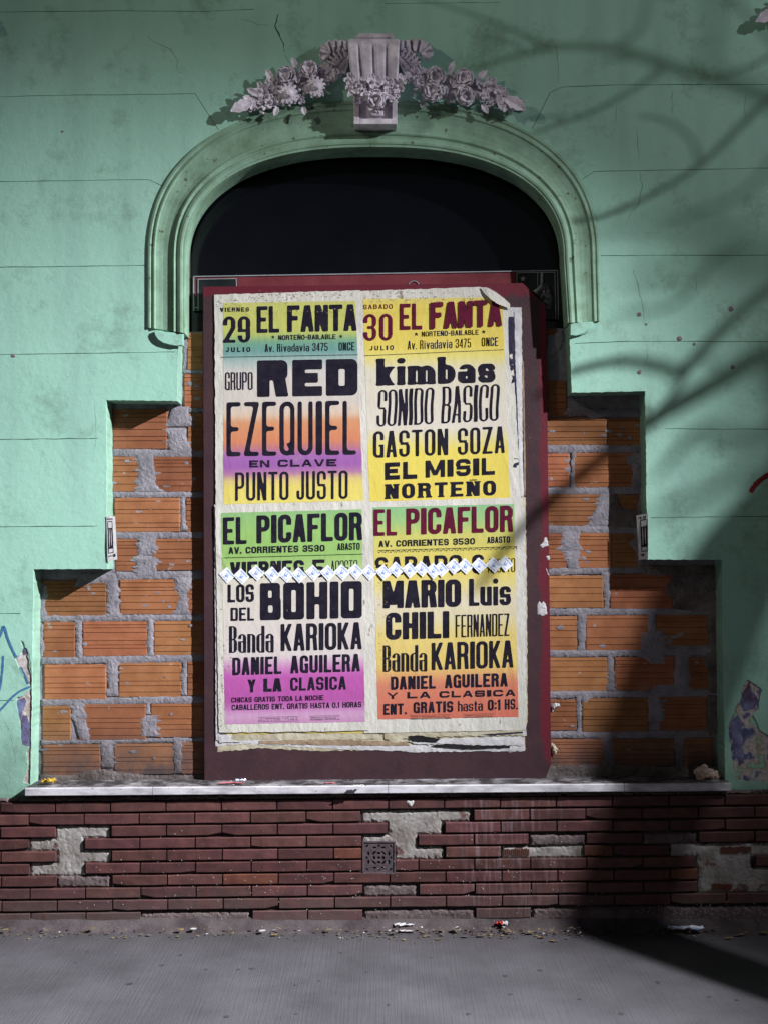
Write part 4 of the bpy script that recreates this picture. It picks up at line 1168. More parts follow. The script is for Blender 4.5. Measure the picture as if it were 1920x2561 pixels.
# ---- wood type letters, drawn as signed fields and cut into polygons
class G:
    def __init__(s, w, h, t, u, r, g, serif=0.0):
        s.w, s.h, s.t, s.u, s.r, s.s = w, h, t, u, r, serif
        nx = int(w / g) + 5; ny = int(h / g) + 5
        s.ox, s.oy, s.g = -2 * g, -2 * g, g
        s.X, s.Y = np.meshgrid(s.ox + g * np.arange(nx + 1), s.oy + g * np.arange(ny + 1))
        s.f = np.full(s.X.shape, -1e3)
    def rect(s, x0, y0, x1, y1):
        return np.minimum(np.minimum(s.X - x0, x1 - s.X), np.minimum(s.Y - y0, y1 - s.Y))
    def rr(s, x0, y0, x1, y1, r, tl=1, tr=1, br=1, bl=1):
        r = max(0.01, min(r, (x1 - x0) / 2, (y1 - y0) / 2))
        d = s.rect(x0, y0, x1, y1)
        for on, cx, cy, sx, sy in ((bl, x0 + r, y0 + r, -1, -1), (br, x1 - r, y0 + r, 1, -1), (tr, x1 - r, y1 - r, 1, 1), (tl, x0 + r, y1 - r, -1, 1)):
            if on:
                m = ((s.X - cx) * sx > 0) & ((s.Y - cy) * sy > 0)
                d = np.where(m, np.minimum(d, r - np.hypot(s.X - cx, s.Y - cy)), d)
        return d
    def ring(s, x0, y0, x1, y1, tl=1, tr=1, br=1, bl=1):
        o = s.rr(x0, y0, x1, y1, s.r, tl, tr, br, bl)
        i = s.rr(x0 + s.t, y0 + s.u, x1 - s.t, y1 - s.u, max(.2, s.r - min(s.t, s.u)), tl, tr, br, bl)
        return np.minimum(o, -i)
    def dg(s, x0, y0, x1, y1, w):
        k = (x1 - x0) / (y1 - y0)
        xc = x0 + (s.Y - y0) * k
        d = (w / 2 - np.abs(s.X - xc)) / math.sqrt(1 + k * k)
        lo, hi = min(y0, y1), max(y0, y1)
        return np.minimum(d, np.minimum(s.Y - lo, hi - s.Y))
    def add(s, *a):
        for q in a: s.f = np.maximum(s.f, q)
    def cut(s, *a):
        for q in a: s.f = np.minimum(s.f, -q)
    def foot(s, x0, x1, y0, y1, bot=True, top=True):
        if s.s > 0:
            e = s.s * s.t; th = max(s.u * .55, s.h * .05)
            if bot: s.add(s.rect(x0 - e, y0, x1 + e, y0 + th))
            if top: s.add(s.rect(x0 - e, y1 - th, x1 + e, y1))
    def stem(s, x0, y0=0.0, y1=None, bot=True, top=True, t=None):
        t = t or s.t
        y1 = s.h if y1 is None else y1
        s.add(s.rect(x0, y0, x0 + t, y1)); s.foot(x0, x0 + t, y0, y1, bot, top)

def draw(g, ch):
    w, h, t, u = g.w, g.h, g.t, g.u
    xh = h * .70
    if ch == 'I': g.stem(0, t=w if g.s == 0 else t)
    elif ch == 'E': g.stem(0); g.add(g.rect(0, 0, w, u), g.rect(0, h - u, w, h), g.rect(0, h * .5 - u / 2, w * .86, h * .5 + u / 2))
    elif ch == 'F': g.stem(0); g.add(g.rect(0, h - u, w, h), g.rect(0, h * .52 - u / 2, w * .86, h * .52 + u / 2))
    elif ch == 'L': g.stem(0); g.add(g.rect(0, 0, w, u))
    elif ch == 'T': g.stem(w / 2 - t / 2, top=False); g.add(g.rect(0, h - u, w, h))
    elif ch == 'H': g.stem(0); g.stem(w - t); g.add(g.rect(0, h / 2 - u / 2, w, h / 2 + u / 2))
    elif ch in 'NÑ':
        H2 = h; g.stem(0, top=False); g.stem(w - t, bot=False); g.add(g.dg(t * .6, H2, w - t * .6, 0, t * 1.15)); g.foot(0, t, 0, h, False, True); g.foot(w - t, w, 0, h, False, True)
    elif ch == 'M': g.stem(0); g.stem(w - t); g.add(g.dg(t * .6, h, w / 2, h * .12, t * .95), g.dg(w - t * .6, h, w / 2, h * .12, t * .95))
    elif ch == 'A': g.add(g.dg(t * .5, 0, w / 2 - t * .1, h, t), g.dg(w - t * .5, 0, w / 2 + t * .1, h, t), g.rect(w * .22, h * .2, w * .78, h * .2 + u * .85)); g.foot(0, t, 0, h, True, False); g.foot(w - t, w, 0, h, True, False)
    elif ch == 'V': g.add(g.dg(t * .5, h, w / 2 - t * .1, 0, t), g.dg(w - t * .5, h, w / 2 + t * .1, 0, t))
    elif ch == 'Y': g.add(g.dg(t * .5, h, w / 2, h * .40, t), g.dg(w - t * .5, h, w / 2, h * .40, t), g.rect(w / 2 - t / 2, 0, w / 2 + t / 2, h * .48))
    elif ch == 'Z': g.add(g.rect(0, 0, w, u), g.rect(0, h - u, w, h), g.dg(t * .6, u * .5, w - t * .6, h - u * .5, t * 1.1))
    elif ch == 'K': g.stem(0); g.add(g.dg(t * .8, h * .38, w - t * .5, h, t), g.dg(w - t * .5, 0, t * 1.0, h * .60, t))
    elif ch == 'O' or ch == '0': g.add(g.ring(0, 0, w, h))
    elif ch == 'Q': g.add(g.ring(0, 0, w, h), g.dg(w * .98, 0, w * .52, h * .24, t * .8))
    elif ch == 'C': g.add(g.ring(0, 0, w, h)); g.cut(g.rect(t, h * .37, w + 9, h * .63))
    elif ch == 'G': g.add(g.ring(0, 0, w, h)); g.cut(g.rect(t, h * .48, w + 9, h * .66)); g.add(g.rect(w * .54, h * .42, w, h * .42 + u * .8), g.rect(w - t, 0, w, h * .45))
    elif ch == 'D': g.add(g.ring(0, 0, w, h, 0, 1, 1, 0)); g.foot(0, t, 0, h)
    elif ch == 'U': g.add(g.ring(0, 0, w, h + 3 * u + g.r, 0, 0, 1, 1)); g.cut(g.rect(-9, h, w + 9, h * 3)); g.foot(0, t, 0, h, False, True); g.foot(w - t, w, 0, h, False, True)
    elif ch == 'J': g.add(g.ring(0, 0, w, h * 2, 0, 0, 1, 1)); g.cut(g.rect(-9, h * .32, w - t, h * 3), g.rect(-9, h, w + 9, h * 3))
    elif ch == 'P': g.stem(0, top=False); g.add(g.ring(0, h * .42, w, h, 0, 1, 1, 0)); g.foot(0, t, 0, h, True, True)
    elif ch == 'R': g.stem(0, top=False); g.add(g.ring(0, h * .45, w * .97, h, 0, 1, 1, 0), g.dg(w - t * .5, 0, w - t * .75, h * .5, t)); g.foot(0, t, 0, h, True, True); g.foot(w - t, w, 0, h, True, False)
    elif ch == 'B' or ch == '8': z = 1 if ch == '8' else 0; g.add(g.ring(0, h / 2 - u / 2, w * .96, h, z, 1, 1, z), g.ring(0, 0, w, h / 2 + u / 2, z, 1, 1, z)); (g.foot(0, t, 0, h) if not z else None)
    elif ch == 'S': g.add(g.ring(0, h / 2 - u / 2, w, h), g.ring(0, 0, w, h / 2 + u / 2)); g.cut(g.rect(t, h / 2 + u / 2, w + 9, h * .69), g.rect(-9, h * .31, w - t, h / 2 - u / 2))
    elif ch == '3': g.add(g.ring(0, h / 2 - u / 2, w, h), g.ring(0, 0, w, h / 2 + u / 2)); g.cut(g.rect(-9, h * .33, w - t, h / 2 - u / 2), g.rect(-9, h / 2 + u / 2, w - t, h * .67), g.rect(-9, h * .45, w * .3, h * .55))
    elif ch == '2': g.add(g.ring(0, h * .38, w, h)); g.cut(g.rect(-9, 0, w - t, h * .66), g.rect(-9, 0, w + 9, h * .52)); g.add(g.rect(0, 0, w, u), g.dg(t * .55, u * .4, w - t * .5, h * .56, t * 1.05))
    elif ch == '5': g.add(g.ring(0, 0, w, h * .62)); g.cut(g.rect(-9, h * .30, w - t, h * .62 - u)); g.add(g.rect(0, h - u, w * .95, h), g.rect(0, h * .46, t * .9, h))
    elif ch == '6': g.add(g.ring(0, 0, w, h * .6), g.ring(0, h * .3, w, h)); g.cut(g.rect(t, h * .6, w + 9, h * .72), g.rect(t, h * .32, w - t, h * .6 - u))
    elif ch == '9': g.add(g.ring(0, h * .4, w, h), g.ring(0, 0, w, h * .7)); g.cut(g.rect(-9, h * .28, w - t, h * .4), g.rect(t, h * .4 + u, w - t, h - u - 1))
    elif ch == '7': g.add(g.rect(0, h - u, w, h), g.dg(w * .32, 0, w - t * .55, h, t))
    elif ch == '4': g.add(g.rect(w - t * 1.35, 0, w - t * .35, h), g.rect(0, h * .2, w, h * .2 + u * .85), g.dg(t * .4, h * .25, w - t, h, t * .8))
    elif ch == '1': g.add(g.rect(w / 2 - t / 2, 0, w / 2 + t / 2, h), g.dg(w * .05, h * .78, w / 2, h, t * .7))
    elif ch == '.': g.add(g.rect(0, 0, w, w))
    elif ch == ':': g.add(g.rect(0, h * .12, w, h * .12 + w), g.rect(0, h * .55, w, h * .55 + w))
    elif ch == '-': g.add(g.rect(0, h * .40, w, h * .40 + u))
    elif ch == 'a': g.add(g.ring(0, 0, w * .97, xh * .62, 1, 0, 0, 1), g.ring(0, xh * .1, w, xh)); g.cut(g.rect(-9, xh * .62, w - t, xh * .74)); g.cut(g.rect(t, u, w - t, xh * .62 - u)); g.add(g.rect(w - t, 0, w, xh * .75))
    elif ch == 'b': g.stem(0, bot=False); g.add(g.ring(0, 0, w, xh, 0, 1, 1, 1))
    elif ch == 'd': g.stem(w - t, bot=True); g.add(g.ring(0, 0, w, xh, 1, 0, 0, 1))
    elif ch == 'i': g.stem(w / 2 - t / 2, 0, xh); g.add(g.rr(w / 2 - t * .55, h * .80, w / 2 + t * .55, h * .80 + min(t * 1.1, h * .2), t * .5))
    elif ch == 'k': g.stem(0); g.add(g.dg(t * .8, xh * .35, w - t * .5, xh, t), g.dg(w - t * .55, 0, t * 1.0, xh * .6, t)); g.foot(w - t, w, 0, xh, True, True)
    elif ch == 'm': g.stem(0, 0, xh); g.add(g.ring(0, -h, w / 2 + t / 2, xh, 1, 1, 0, 0), g.ring(w / 2 - t / 2, -h, w, xh, 1, 1, 0, 0)); g.cut(g.rect(-9, -2 * h, w + 9, 0)); g.foot(w / 2 - t / 2, w / 2 + t / 2, 0, xh, True, False); g.foot(w - t, w, 0, xh, True, False)
    elif ch in 'nh': g.stem(0, 0, h if ch == 'h' else xh); g.add(g.ring(0, -h, w, xh, 0, 1, 0, 0)); g.cut(g.rect(-9, -2 * h, w + 9, 0)); g.foot(w - t, w, 0, xh, True, False)
    elif ch == 's': g.add(g.ring(0, xh / 2 - u / 2, w, xh), g.ring(0, 0, w, xh / 2 + u / 2)); g.cut(g.rect(t, xh / 2 + u / 2, w + 9, xh * .68), g.rect(-9, xh * .32, w - t, xh / 2 - u / 2))
    elif ch == 't': g.add(g.rect(w * .25, 0, w * .25 + t, h * .92), g.rect(0, xh - u, w, xh), g.rect(w * .25, 0, w, u))
    elif ch == 'u': g.add(g.ring(0, 0, w, xh * 2, 0, 0, 1, 1), g.rect(w - t, 0, w, xh)); g.cut(g.rect(-9, xh, w + 9, h * 3))
    elif ch == 'v': g.add(g.dg(t * .5, xh, w / 2, 0, t), g.dg(w - t * .5, xh, w / 2, 0, t))
    if ch == 'Ñ': pass

WID = {'I': .42, 'M': 1.32, 'm': 1.55, '.': .34, ':': .34, '-': .7, ' ': .55, 'i': .5, 't': .75, 'J': .85, '1': .6, 'L': .9, 'F': .93, 'E': .95}
def blur(f, k):
    for _ in range(k):
        p = np.pad(f, 1, mode='edge')
        f = (p[1:-1, 1:-1] * 4 + p[:-2, 1:-1] + p[2:, 1:-1] + p[1:-1, :-2] + p[1:-1, 2:]) / 8
    return f
def letters(txt, xl, xr, yt, yb, slope, parent, mt='ink', stem=.34, bar=None, rad=.42, gap=.16, serif=0.0, lift=.0020, rnd_=1, skew=0.0, y=None, surf=True, flare=0.0, name="lettering", matrix=None):
    """one line of type: baseline yb, cap top yt at the left end, pixels"""
    tot = sum(WID.get(c, 1.0) for c in txt) + gap * (len(txt) - 1)
    unit = (xr - xl) / tot
    h = yb - yt
    t = stem * unit; u = (bar if bar else stem * .82) * unit
    u = min(u, h * .27)
    verts, faces = [], []
    x = xl
    for c in txt:
        wd = WID.get(c, 1.0) * unit
        if c != ' ':
            gstep = max(.32, min(h / 34, unit / 16))
            g = G(wd, h, t, u, rad * min(unit, h), gstep, serif)
            draw(g, c)
            f = np.clip(g.f, -3 * gstep, 3 * gstep)
            f = blur(f, rnd_)
            if c == 'Ñ':
                # tilde above
                pass
            ny, nx = f.shape
            ins = f > 0
            gx, gy, ox, oy = gstep, gstep, g.ox, g.oy
            def addpoly(pts):
                n = len(verts)
                for (a, b) in pts:
                    px = x + a + skew * b + (flare * unit * math.sin(b / h * math.pi * 2 + x * .05) if flare else 0)
                    py = yb - b + slope * (px - xl)
                    if matrix is not None:
                        verts.append(matrix(px, py))
                    else:
                        q = P(px, py, FY if y is None else y)
                        if surf: q.y = FY - lift - wave(q.x, q.z)
                        verts.append(q)
                faces.append(tuple(range(n, n + len(pts))))
            for j in range(ny - 1):
                i = 0
                while i < nx - 1:
                    a, b, c2, d = f[j, i], f[j, i + 1], f[j + 1, i + 1], f[j + 1, i]
                    k = (a > 0) + (b > 0) + (c2 > 0) + (d > 0)
                    if k == 0: i += 1; continue
                    X0, Y0 = ox + i * gx, oy + j * gy
                    if k == 4:
                        i2 = i
                        while i2 < nx - 1 and i2 - i < 8 and f[j, i2 + 1] > 0 and f[j + 1, i2 + 1] > 0: i2 += 1
                        addpoly([(X0, Y0), (X0 + (i2 - i) * gx, Y0), (X0 + (i2 - i) * gx, Y0 + gy), (X0, Y0 + gy)])
                        i = i2; continue
                    cs = [(X0, Y0, a), (X0 + gx, Y0, b), (X0 + gx, Y0 + gy, c2), (X0, Y0 + gy, d)]
                    pl = []
                    for q in range(4):
                        p0, p1 = cs[q], cs[(q + 1) % 4]
                        if p0[2] > 0: pl.append((p0[0], p0[1]))
                        if (p0[2] > 0) != (p1[2] > 0):
                            tt = p0[2] / (p0[2] - p1[2]); pl.append((p0[0] + (p1[0] - p0[0]) * tt, p0[1] + (p1[1] - p0[1]) * tt))
                    if len(pl) > 2: addpoly(pl)
                    i += 1
            if c == 'Ñ':
                addpoly([(wd * .22, h * 1.05), (wd * .78, h * 1.05), (wd * .78, h * 1.12), (wd * .22, h * 1.12)])
        x += wd + gap * unit
    return mesh_obj(name, verts, faces, M[mt], parent)

def rule(x0, y0, x1, y1, w, parent, mt='ink', lift=.0020, name="rule"):
    n = max(2, int((x1 - x0) / 6)); v, f = [], []
    for i in range(n + 1):
        t = i / n
        for s in (-1, 1):
            q = P(x0 + (x1 - x0) * t, y0 + (y1 - y0) * t + s * w / 2, FY); q.y = FY - lift - wave(q.x, q.z); v.append(q)
    for i in range(n): f.append((2 * i, 2 * i + 1, 2 * i + 3, 2 * i + 2))
    return mesh_obj(name, v, f, M[mt], parent)
def star_px(cx, cy, r, parent, lift):
    pts = []
    for k in range(10):
        rr_ = r if k % 2 == 0 else r * .42
        q = P(cx + rr_ * math.sin(k * math.pi / 5), cy - rr_ * math.cos(k * math.pi / 5), FY); q.y = FY - lift - wave(q.x, q.z); pts.append(q)
    c = P(cx, cy, FY); c.y = FY - lift - wave(c.x, c.z)
    return mesh_obj("star", pts + [c], [(k, (k + 1) % 10, 10) for k in range(10)], M['ink'], parent)

FAT = dict(stem=.40, bar=.34, rad=.30, gap=.10)
BOLD = dict(stem=.38, bar=.32, rad=.45, gap=.14)
COND = dict(stem=.27, bar=.24, rad=.48, gap=.20)
WIDE = dict(stem=.24, bar=.20, rad=.40, gap=.18)

# ---- poster top right (SABADO 30), lowest of the four
L_TR, L_TL, L_BR, L_BL = .0035, .0055, .0075, .0095
tr = empty("poster", P(950, 1080, FY))
tag(tr, "yellow and white poster headed SABADO 30 EL FANTA with a curled top right corner", "poster", "printed dance posters pasted on the board")
def clip_tr(p):
    # the top right corner is torn and folded along a slope
    if p.x > 1035:
        ymin = 620 + (p.x - 1035) * .25 + max(0, p.x - 1052) * .45
        if p.y < ymin: p.y = ymin
    return p
def curl_tr(u, v): return .010 * max(0, (u - .80) / .20) ** 2 * max(0, 1 - v / .14) ** 1.5
sheet("paper", [(770, 629), (1097, 618), (1125, 1086), (790, 1095)], L_TR, M['paper'], tr, clip=clip_tr, curl=curl_tr, seed=1)
COL_TR = [(646, (232, 220, 110)), (660, (236, 218, 62)), (750, (238, 220, 60)), (772, (238, 230, 110)), (800, (228, 227, 196)), (925, (228, 226, 208)), (950, (232, 226, 150)), (975, (240, 226, 66)), (1081, (240, 222, 50))]
sheet("colour_print", [(783.7, 646), (1083, 642), (1100.5, 1079), (798, 1083)], L_TR + .0005, M['print'], tr, step=7, colours=COL_TR, edge_jag=.4, curl=lambda u, v: .006 * max(0, (u - .85) / .15) ** 2 * max(0, 1 - v / .1) ** 1.5, seed=2)
q = L_TR + .0011
letters("SABADO", 784.5, 847.5, 658.5, 668.5, -.02, tr, 'ink_maroon', stem=.27, gap=.3, lift=q)
letters("30", 784.5, 847, 679, 737, -.02, tr, 'ink_maroon', stem=.34, bar=.22, rad=.5, gap=.2, lift=q)
letters("JULIO", 798, 849.6, 747.5, 757.5, -.03, tr, stem=.30, gap=.55, lift=q)
letters("EL", 861.8, 910.8, 656.6, 713.5, -.03, tr, 'ink_maroon', **{**FAT, 'stem': .36}, lift=q)
letters("FANTA", 928.2, 1083, 654.0, 711.2, -.043, tr, 'ink_maroon', **{**FAT, 'stem': .36, 'gap': .06}, lift=q + .004)
letters("NORTEÑO-BAILABLE", 909.5, 1032.4, 716.5, 727.5, -.035, tr, stem=.3, gap=.14, lift=q)
star_px(898.3, 722, 5, tr, q); star_px(1043.3, 717, 5, tr, q)
letters("Av. Rivadavia 3475", 879.5, 1016, 736, 755.5, -.035, tr, stem=.31, gap=.2, rad=.45, lift=q)
letters("ONCE", 1038.9, 1074.6, 729.5, 748.5, -.03, tr, stem=.34, gap=.2, lift=q)
rule(787, 768.6, 1087, 755.5, 1.2, tr, lift=q)
letters("kimbas", 813, 1069, 775, 833.7, -.03, tr, stem=.44, bar=.22, rad=.5, gap=.12, serif=.10, rnd_=5, lift=q)
letters("SONIDO", 813.7, 934.7, 843, 922, -.05, tr, stem=.31, bar=.18, rad=.5, gap=.15, skew=.03, flare=.04, lift=q)
letters("BASICO", 952.2, 1075.4, 835.5, 915, -.05, tr, stem=.31, bar=.18, rad=.5, gap=.15, skew=.03, flare=.04, lift=q)
letters("GASTON", 805.8, 966.8, 932, 989.3, -.04, tr, **{**COND, 'stem': .33}, lift=q)
letters("SOZA", 987.6, 1089, 925, 983, -.045, tr, **{**COND, 'stem': .33}, lift=q)
letters("EL", 830.6, 900, 999.5, 1036.8, -.04, tr, stem=.30, bar=.28, gap=.2, lift=q)
letters("MISIL", 917.8, 1067.6, 995, 1032, -.045, tr, stem=.30, bar=.26, gap=.16, lift=q)
letters("NORTEÑO", 832, 1070, 1046, 1078, -.035, tr, stem=.36, bar=.22, gap=.26, serif=.20, lift=q)
# the lifted flap: pale back of the paper
fv = []
for (a, b, d) in [(1036, 621, .004), (1050, 622, .010), (1068, 632, .014), (1085, 645, .016), (1099, 657, .012), (1100, 668, .008), (1088, 664, .013), (1072, 658, .016), (1058, 648, .015), (1044, 634, .009)]:
    p_ = P(a, b, FY); p_.y = FY - L_TR - d - wave(p_.x, p_.z); fv.append(p_)
mesh_obj("folded_corner", fv, [(0, 1, 9), (1, 2, 8, 9), (2, 3, 7, 8), (3, 4, 6, 7), (4, 5, 6)], M['paper'], tr)

# ---- poster top left (VIERNES 29)
tl = empty("poster", P(620, 1080, FY))
tag(tl, "poster headed VIERNES 29 EL FANTA, green fading to orange, violet and yellow", "poster", "printed dance posters pasted on the board")
sheet("paper", [(464, 637), (778, 627), (790, 1090), (467, 1106)], L_TL, M['paper'], tl, seed=3)
COL_TL = [(652, (208, 213, 112)), (665, (205, 214, 92)), (715, (205, 216, 88)), (728, (180, 206, 104)), (742, (112, 178, 148)), (762, (108, 172, 162)), (782, (172, 200, 192)), (808, (220, 219, 208)), (872, (218, 214, 200)), (898, (228, 208, 180)), (915, (226, 158, 102)), (955, (228, 138, 86)),
          (974, (196, 122, 142)), (986, (172, 106, 188)), (1010, (166, 96, 184)), (1026, (190, 130, 172)), (1038, (226, 206, 120)), (1056, (238, 224, 84)), (1092, (238, 228, 88))]
sheet("colour_print", [(483, 655), (768, 650), (784.5, 1081), (483.5, 1089.5)], L_TL + .0005, M['print'], tl, step=7, colours=COL_TL, edge_jag=.4, seed=4)
q = L_TL + .0011
letters("VIERNES", 476.5, 539, 664.8, 674.2, -.01, tl, stem=.32, gap=.3, lift=q)
letters("29", 482.5, 541.6, 684, 741, -.01, tl, stem=.36, bar=.24, rad=.5, gap=.18, lift=q)
letters("JULIO", 488.4, 541.6, 750.5, 761, -.01, tl, stem=.32, gap=.55, lift=q)
letters("EL", 555.2, 603.9, 662.2, 719.8, -.02, tl, **{**FAT, 'stem': .36}, lift=q)
letters("FANTA", 620.8, 771, 660.5, 718, -.02, tl, **{**FAT, 'stem': .37, 'gap': .06}, lift=q)
letters("NORTEÑO-BAILABLE", 601.6, 725.4, 724.5, 735, -.018, tl, stem=.32, gap=.12, lift=q)
star_px(590.5, 728.5, 4.5, tl, q); star_px(736.5, 727, 4.5, tl, q)
letters("Av. Rivadavia 3475", 572.6, 708.5, 743.5, 761, -.02, tl, stem=.32, gap=.2, rad=.45, lift=q)
letters("ONCE", 731.8, 766.4, 740, 758, -.02, tl, stem=.35, gap=.2, lift=q)
rule(478, 772, 772.5, 766.6, 1.3, tl, lift=q)
letters("GRUPO", 486.8, 546.8, 804.5, 843, -.01, tl, stem=.32, bar=.26, rad=.45, gap=.14, lift=q)
letters("RED", 556, 772.5, 779, 857.8, -.017, tl, stem=.40, bar=.34, rad=.20, gap=.12, lift=q)
letters("EZEQUIEL", 490.2, 769.8, 869, 986, -.014, tl, stem=.29, bar=.29, rad=.5, gap=.20, rnd_=7, lift=q)
letters("EN", 539.3, 582.8, 994.5, 1010, -.012, tl, **WIDE, lift=q)
letters("CLAVE", 600.5, 727.2, 993, 1008.5, -.012, tl, **WIDE, lift=q)
letters("PUNTO", 508.8, 624.2, 1020.5, 1082, -.018, tl, **{**COND, 'stem': .31, 'bar': .27}, lift=q)
letters("JUSTO", 641.2, 751.5, 1018, 1079.5, -.018, tl, **{**COND, 'stem': .31, 'bar': .27}, lift=q)

# ---- poster bottom right (EL PICAFLOR, SABADO 6)
br = empty("poster", P(960, 1580, FY))
tag(br, "EL PICAFLOR poster with maroon title, yellow to orange, naming MARIO Luis and CHILI FERNANDEZ", "poster", "printed dance posters pasted on the board")
sheet("paper", [(786, 1084), (1127, 1074), (1134, 1576), (786, 1583)], L_BR, M['paper'], br, seed=5)
COL_BR = [(1095, (138, 205, 140)), (1128, (160, 212, 122)), (1160, (214, 216, 92)), (1230, (236, 218, 74)), (1262, (236, 226, 124)), (1300, (230, 225, 192)), (1340, (230, 224, 168)), (1375, (236, 217, 112)), (1440, (237, 212, 92)), (1456, (236, 182, 100)), (1480, (226, 134, 96)), (1552, (222, 116, 86))]
sheet("colour_print", [(804.5, 1096), (1109, 1088.6), (1118, 1548), (816, 1553)], L_BR + .0005, M['print'], br, step=7, colours=COL_BR, edge_jag=.4, seed=6)
q = L_BR + .0011
letters("EL", 806.6, 856.6, 1100.5, 1157.8, -.026, br, 'ink_maroon', **{**BOLD, 'stem': .37}, lift=q)
letters("PICAFLOR", 876, 1107, 1098.5, 1155.5, -.03, br, 'ink_maroon', **{**BOLD, 'stem': .37, 'gap': .1}, lift=q)
letters("AV. CORRIENTES 3530", 817.6, 1024.6, 1168, 1181.8, -.03, br, stem=.33, gap=.12, lift=q)
letters("ABASTO", 1050.6, 1100, 1159.5, 1173.5, -.03, br, stem=.37, gap=.1, lift=q)
rule(816, 1189, 1115, 1180.5, 1.2, br, lift=q)
bm = bmesh.new()
for k in range(25):     # printed scroll border: a row of little curls
    cx = 822 + k * 12; cy = 1191.6 - (cx - 816) * .0285
    pl = [(cx - 5 + i, cy + 2.4 * math.sin(i * .75)) for i in range(11)]
    for i in range(10):
        vv = []
        for (a, b) in ((pl[i][0], pl[i][1] - .9), (pl[i][0], pl[i][1] + .9), (pl[i + 1][0], pl[i + 1][1] + .9), (pl[i + 1][0], pl[i + 1][1] - .9)):
            p_ = P(a, b, FY); p_.y = FY - q - wave(p_.x, p_.z); vv.append(bm.verts.new(p_))
        bm.faces.new(vv)
bm_obj("scroll_border", bm, M['ink'], br)
letters("SABADO", 809.8, 997, 1203.5, 1243, -.03, br, 'ink', stem=.30, bar=.26, gap=.14, lift=q)
letters("6", 1018, 1044, 1198, 1239, -.03, br, stem=.34, lift=q)
letters("AGOSTO", 1052, 1111, 1207, 1237, -.03, br, stem=.26, gap=.14, lift=q)
letters("MARIO", 826.7, 994.6, 1254.5, 1313.9, -.022, br, stem=.42, bar=.30, rad=.42, gap=.06, lift=q)
letters("Luis", 1011.6, 1102, 1250, 1308.5, -.02, br, stem=.42, bar=.30, rad=.42, gap=.08, lift=q)
letters("CHILI", 832.7, 969, 1323.5, 1381.8, -.03, br, stem=.41, bar=.30, rad=.42, gap=.09, lift=q)
letters("FERNANDEZ", 982.4, 1098.8, 1328, 1376.5, -.03, br, stem=.33, bar=.26, rad=.3, gap=.14, lift=q)
letters("Banda", 826.7, 921.7, 1393.5, 1450.8, -.012, br, stem=.40, bar=.15, rad=.5, gap=.12, lift=q)
letters("KARIOKA", 930.8, 1107.4, 1388, 1447, -.033, br, stem=.34, bar=.28, rad=.45, gap=.11, lift=q)
letters("DANIEL", 843.6, 940, 1461, 1489.5, -.03, br, **BOLD, lift=q)
letters("AGUILERA", 959.5, 1095, 1457, 1486, -.03, br, **BOLD, lift=q)
letters("Y", 835, 860, 1495.5, 1509.5, -.02, br, stem=.22, lift=q)
letters("LA", 878.8, 929, 1494, 1508, -.02, br, **WIDE, lift=q)
letters("CLASICA", 947.8, 1111.8, 1492.5, 1506.5, -.024, br, **WIDE, lift=q)
letters("ENT.", 828, 877.5, 1520, 1543.5, -.03, br, **BOLD, lift=q)
letters("GRATIS", 891.8, 977.7, 1516, 1540, -.03, br, **BOLD, lift=q)
letters("hasta", 987.6, 1041.5, 1513, 1536, -.03, br, stem=.34, bar=.2, gap=.12, lift=q)
letters("0:1", 1052, 1080.6, 1511, 1534, -.03, br, stem=.38, lift=q)
letters("HS.", 1088.4, 1116.5, 1509.5, 1532, -.03, br, **BOLD, lift=q)

# ---- poster bottom left (EL PICAFLOR, VIERNES 5)
bl = empty("poster", P(630, 1580, FY))
tag(bl, "EL PICAFLOR poster with black title on green, magenta foot, naming LOS DEL BOHIO", "poster", "printed dance posters pasted on the board")
sheet("paper", [(466, 1092), (797, 1082), (797, 1577), (474, 1582)], L_BL, M['paper'], bl, seed=7)
COL_BL = [(1106, (142, 202, 122)), (1150, (152, 212, 102)), (1205, (152, 207, 98)), (1232, (178, 216, 128)), (1252, (226, 226, 206)), (1420, (226, 221, 215)), (1438, (218, 160, 208)), (1462, (204, 90, 188)), (1515, (194, 84, 178)), (1530, (204, 120, 194)), (1545, (216, 172, 210)), (1563, (208, 148, 198))]
sheet("colour_print", [(479, 1108), (781, 1100), (788, 1558), (487, 1563.5)], L_BL + .0005, M['print'], bl, step=7, colours=COL_BL, edge_jag=.4, seed=8)
q = L_BL + .0011
letters("EL", 482.6, 533.8, 1117.8, 1176.3, -.03, bl, **{**BOLD, 'stem': .38}, lift=q)
letters("PICAFLOR", 555, 783, 1113.5, 1174, -.033, bl, **{**BOLD, 'stem': .38, 'gap': .1}, lift=q)
letters("AV. CORRIENTES 3530", 494.7, 702, 1182, 1196.5, -.027, bl, stem=.34, gap=.12, lift=q)
letters("ABASTO", 728.8, 777.5, 1173.5, 1188.5, -.025, bl, stem=.37, gap=.1, lift=q)
rule(483.8, 1205, 784.6, 1196.5, 1.4, bl, lift=q)
letters("VIERNES", 497.8, 657.7, 1214, 1250, -.03, bl, stem=.38, bar=.30, gap=.10, lift=q)
letters("5", 675.5, 703, 1208.5, 1247, -.02, bl, stem=.34, lift=q)
letters("AGOSTO", 715, 772.5, 1211, 1241, -.03, bl, stem=.24, gap=.15, lift=q)
letters("LOS", 492.7, 549.8, 1262.5, 1301, -.02, bl, stem=.38, bar=.30, rad=.45, gap=.1, lift=q)
letters("DEL", 499, 549.8, 1312.5, 1341, -.02, bl, stem=.34, bar=.27, rad=.25, gap=.14, lift=q)
letters("BOHIO", 562.5, 782, 1259.5, 1339.5, -.023, bl, stem=.39, bar=.36, rad=.16, gap=.11, lift=q)
letters("Banda", 495.8, 592.2, 1352, 1409.8, -.012, bl, stem=.40, bar=.15, rad=.5, gap=.12, lift=q)
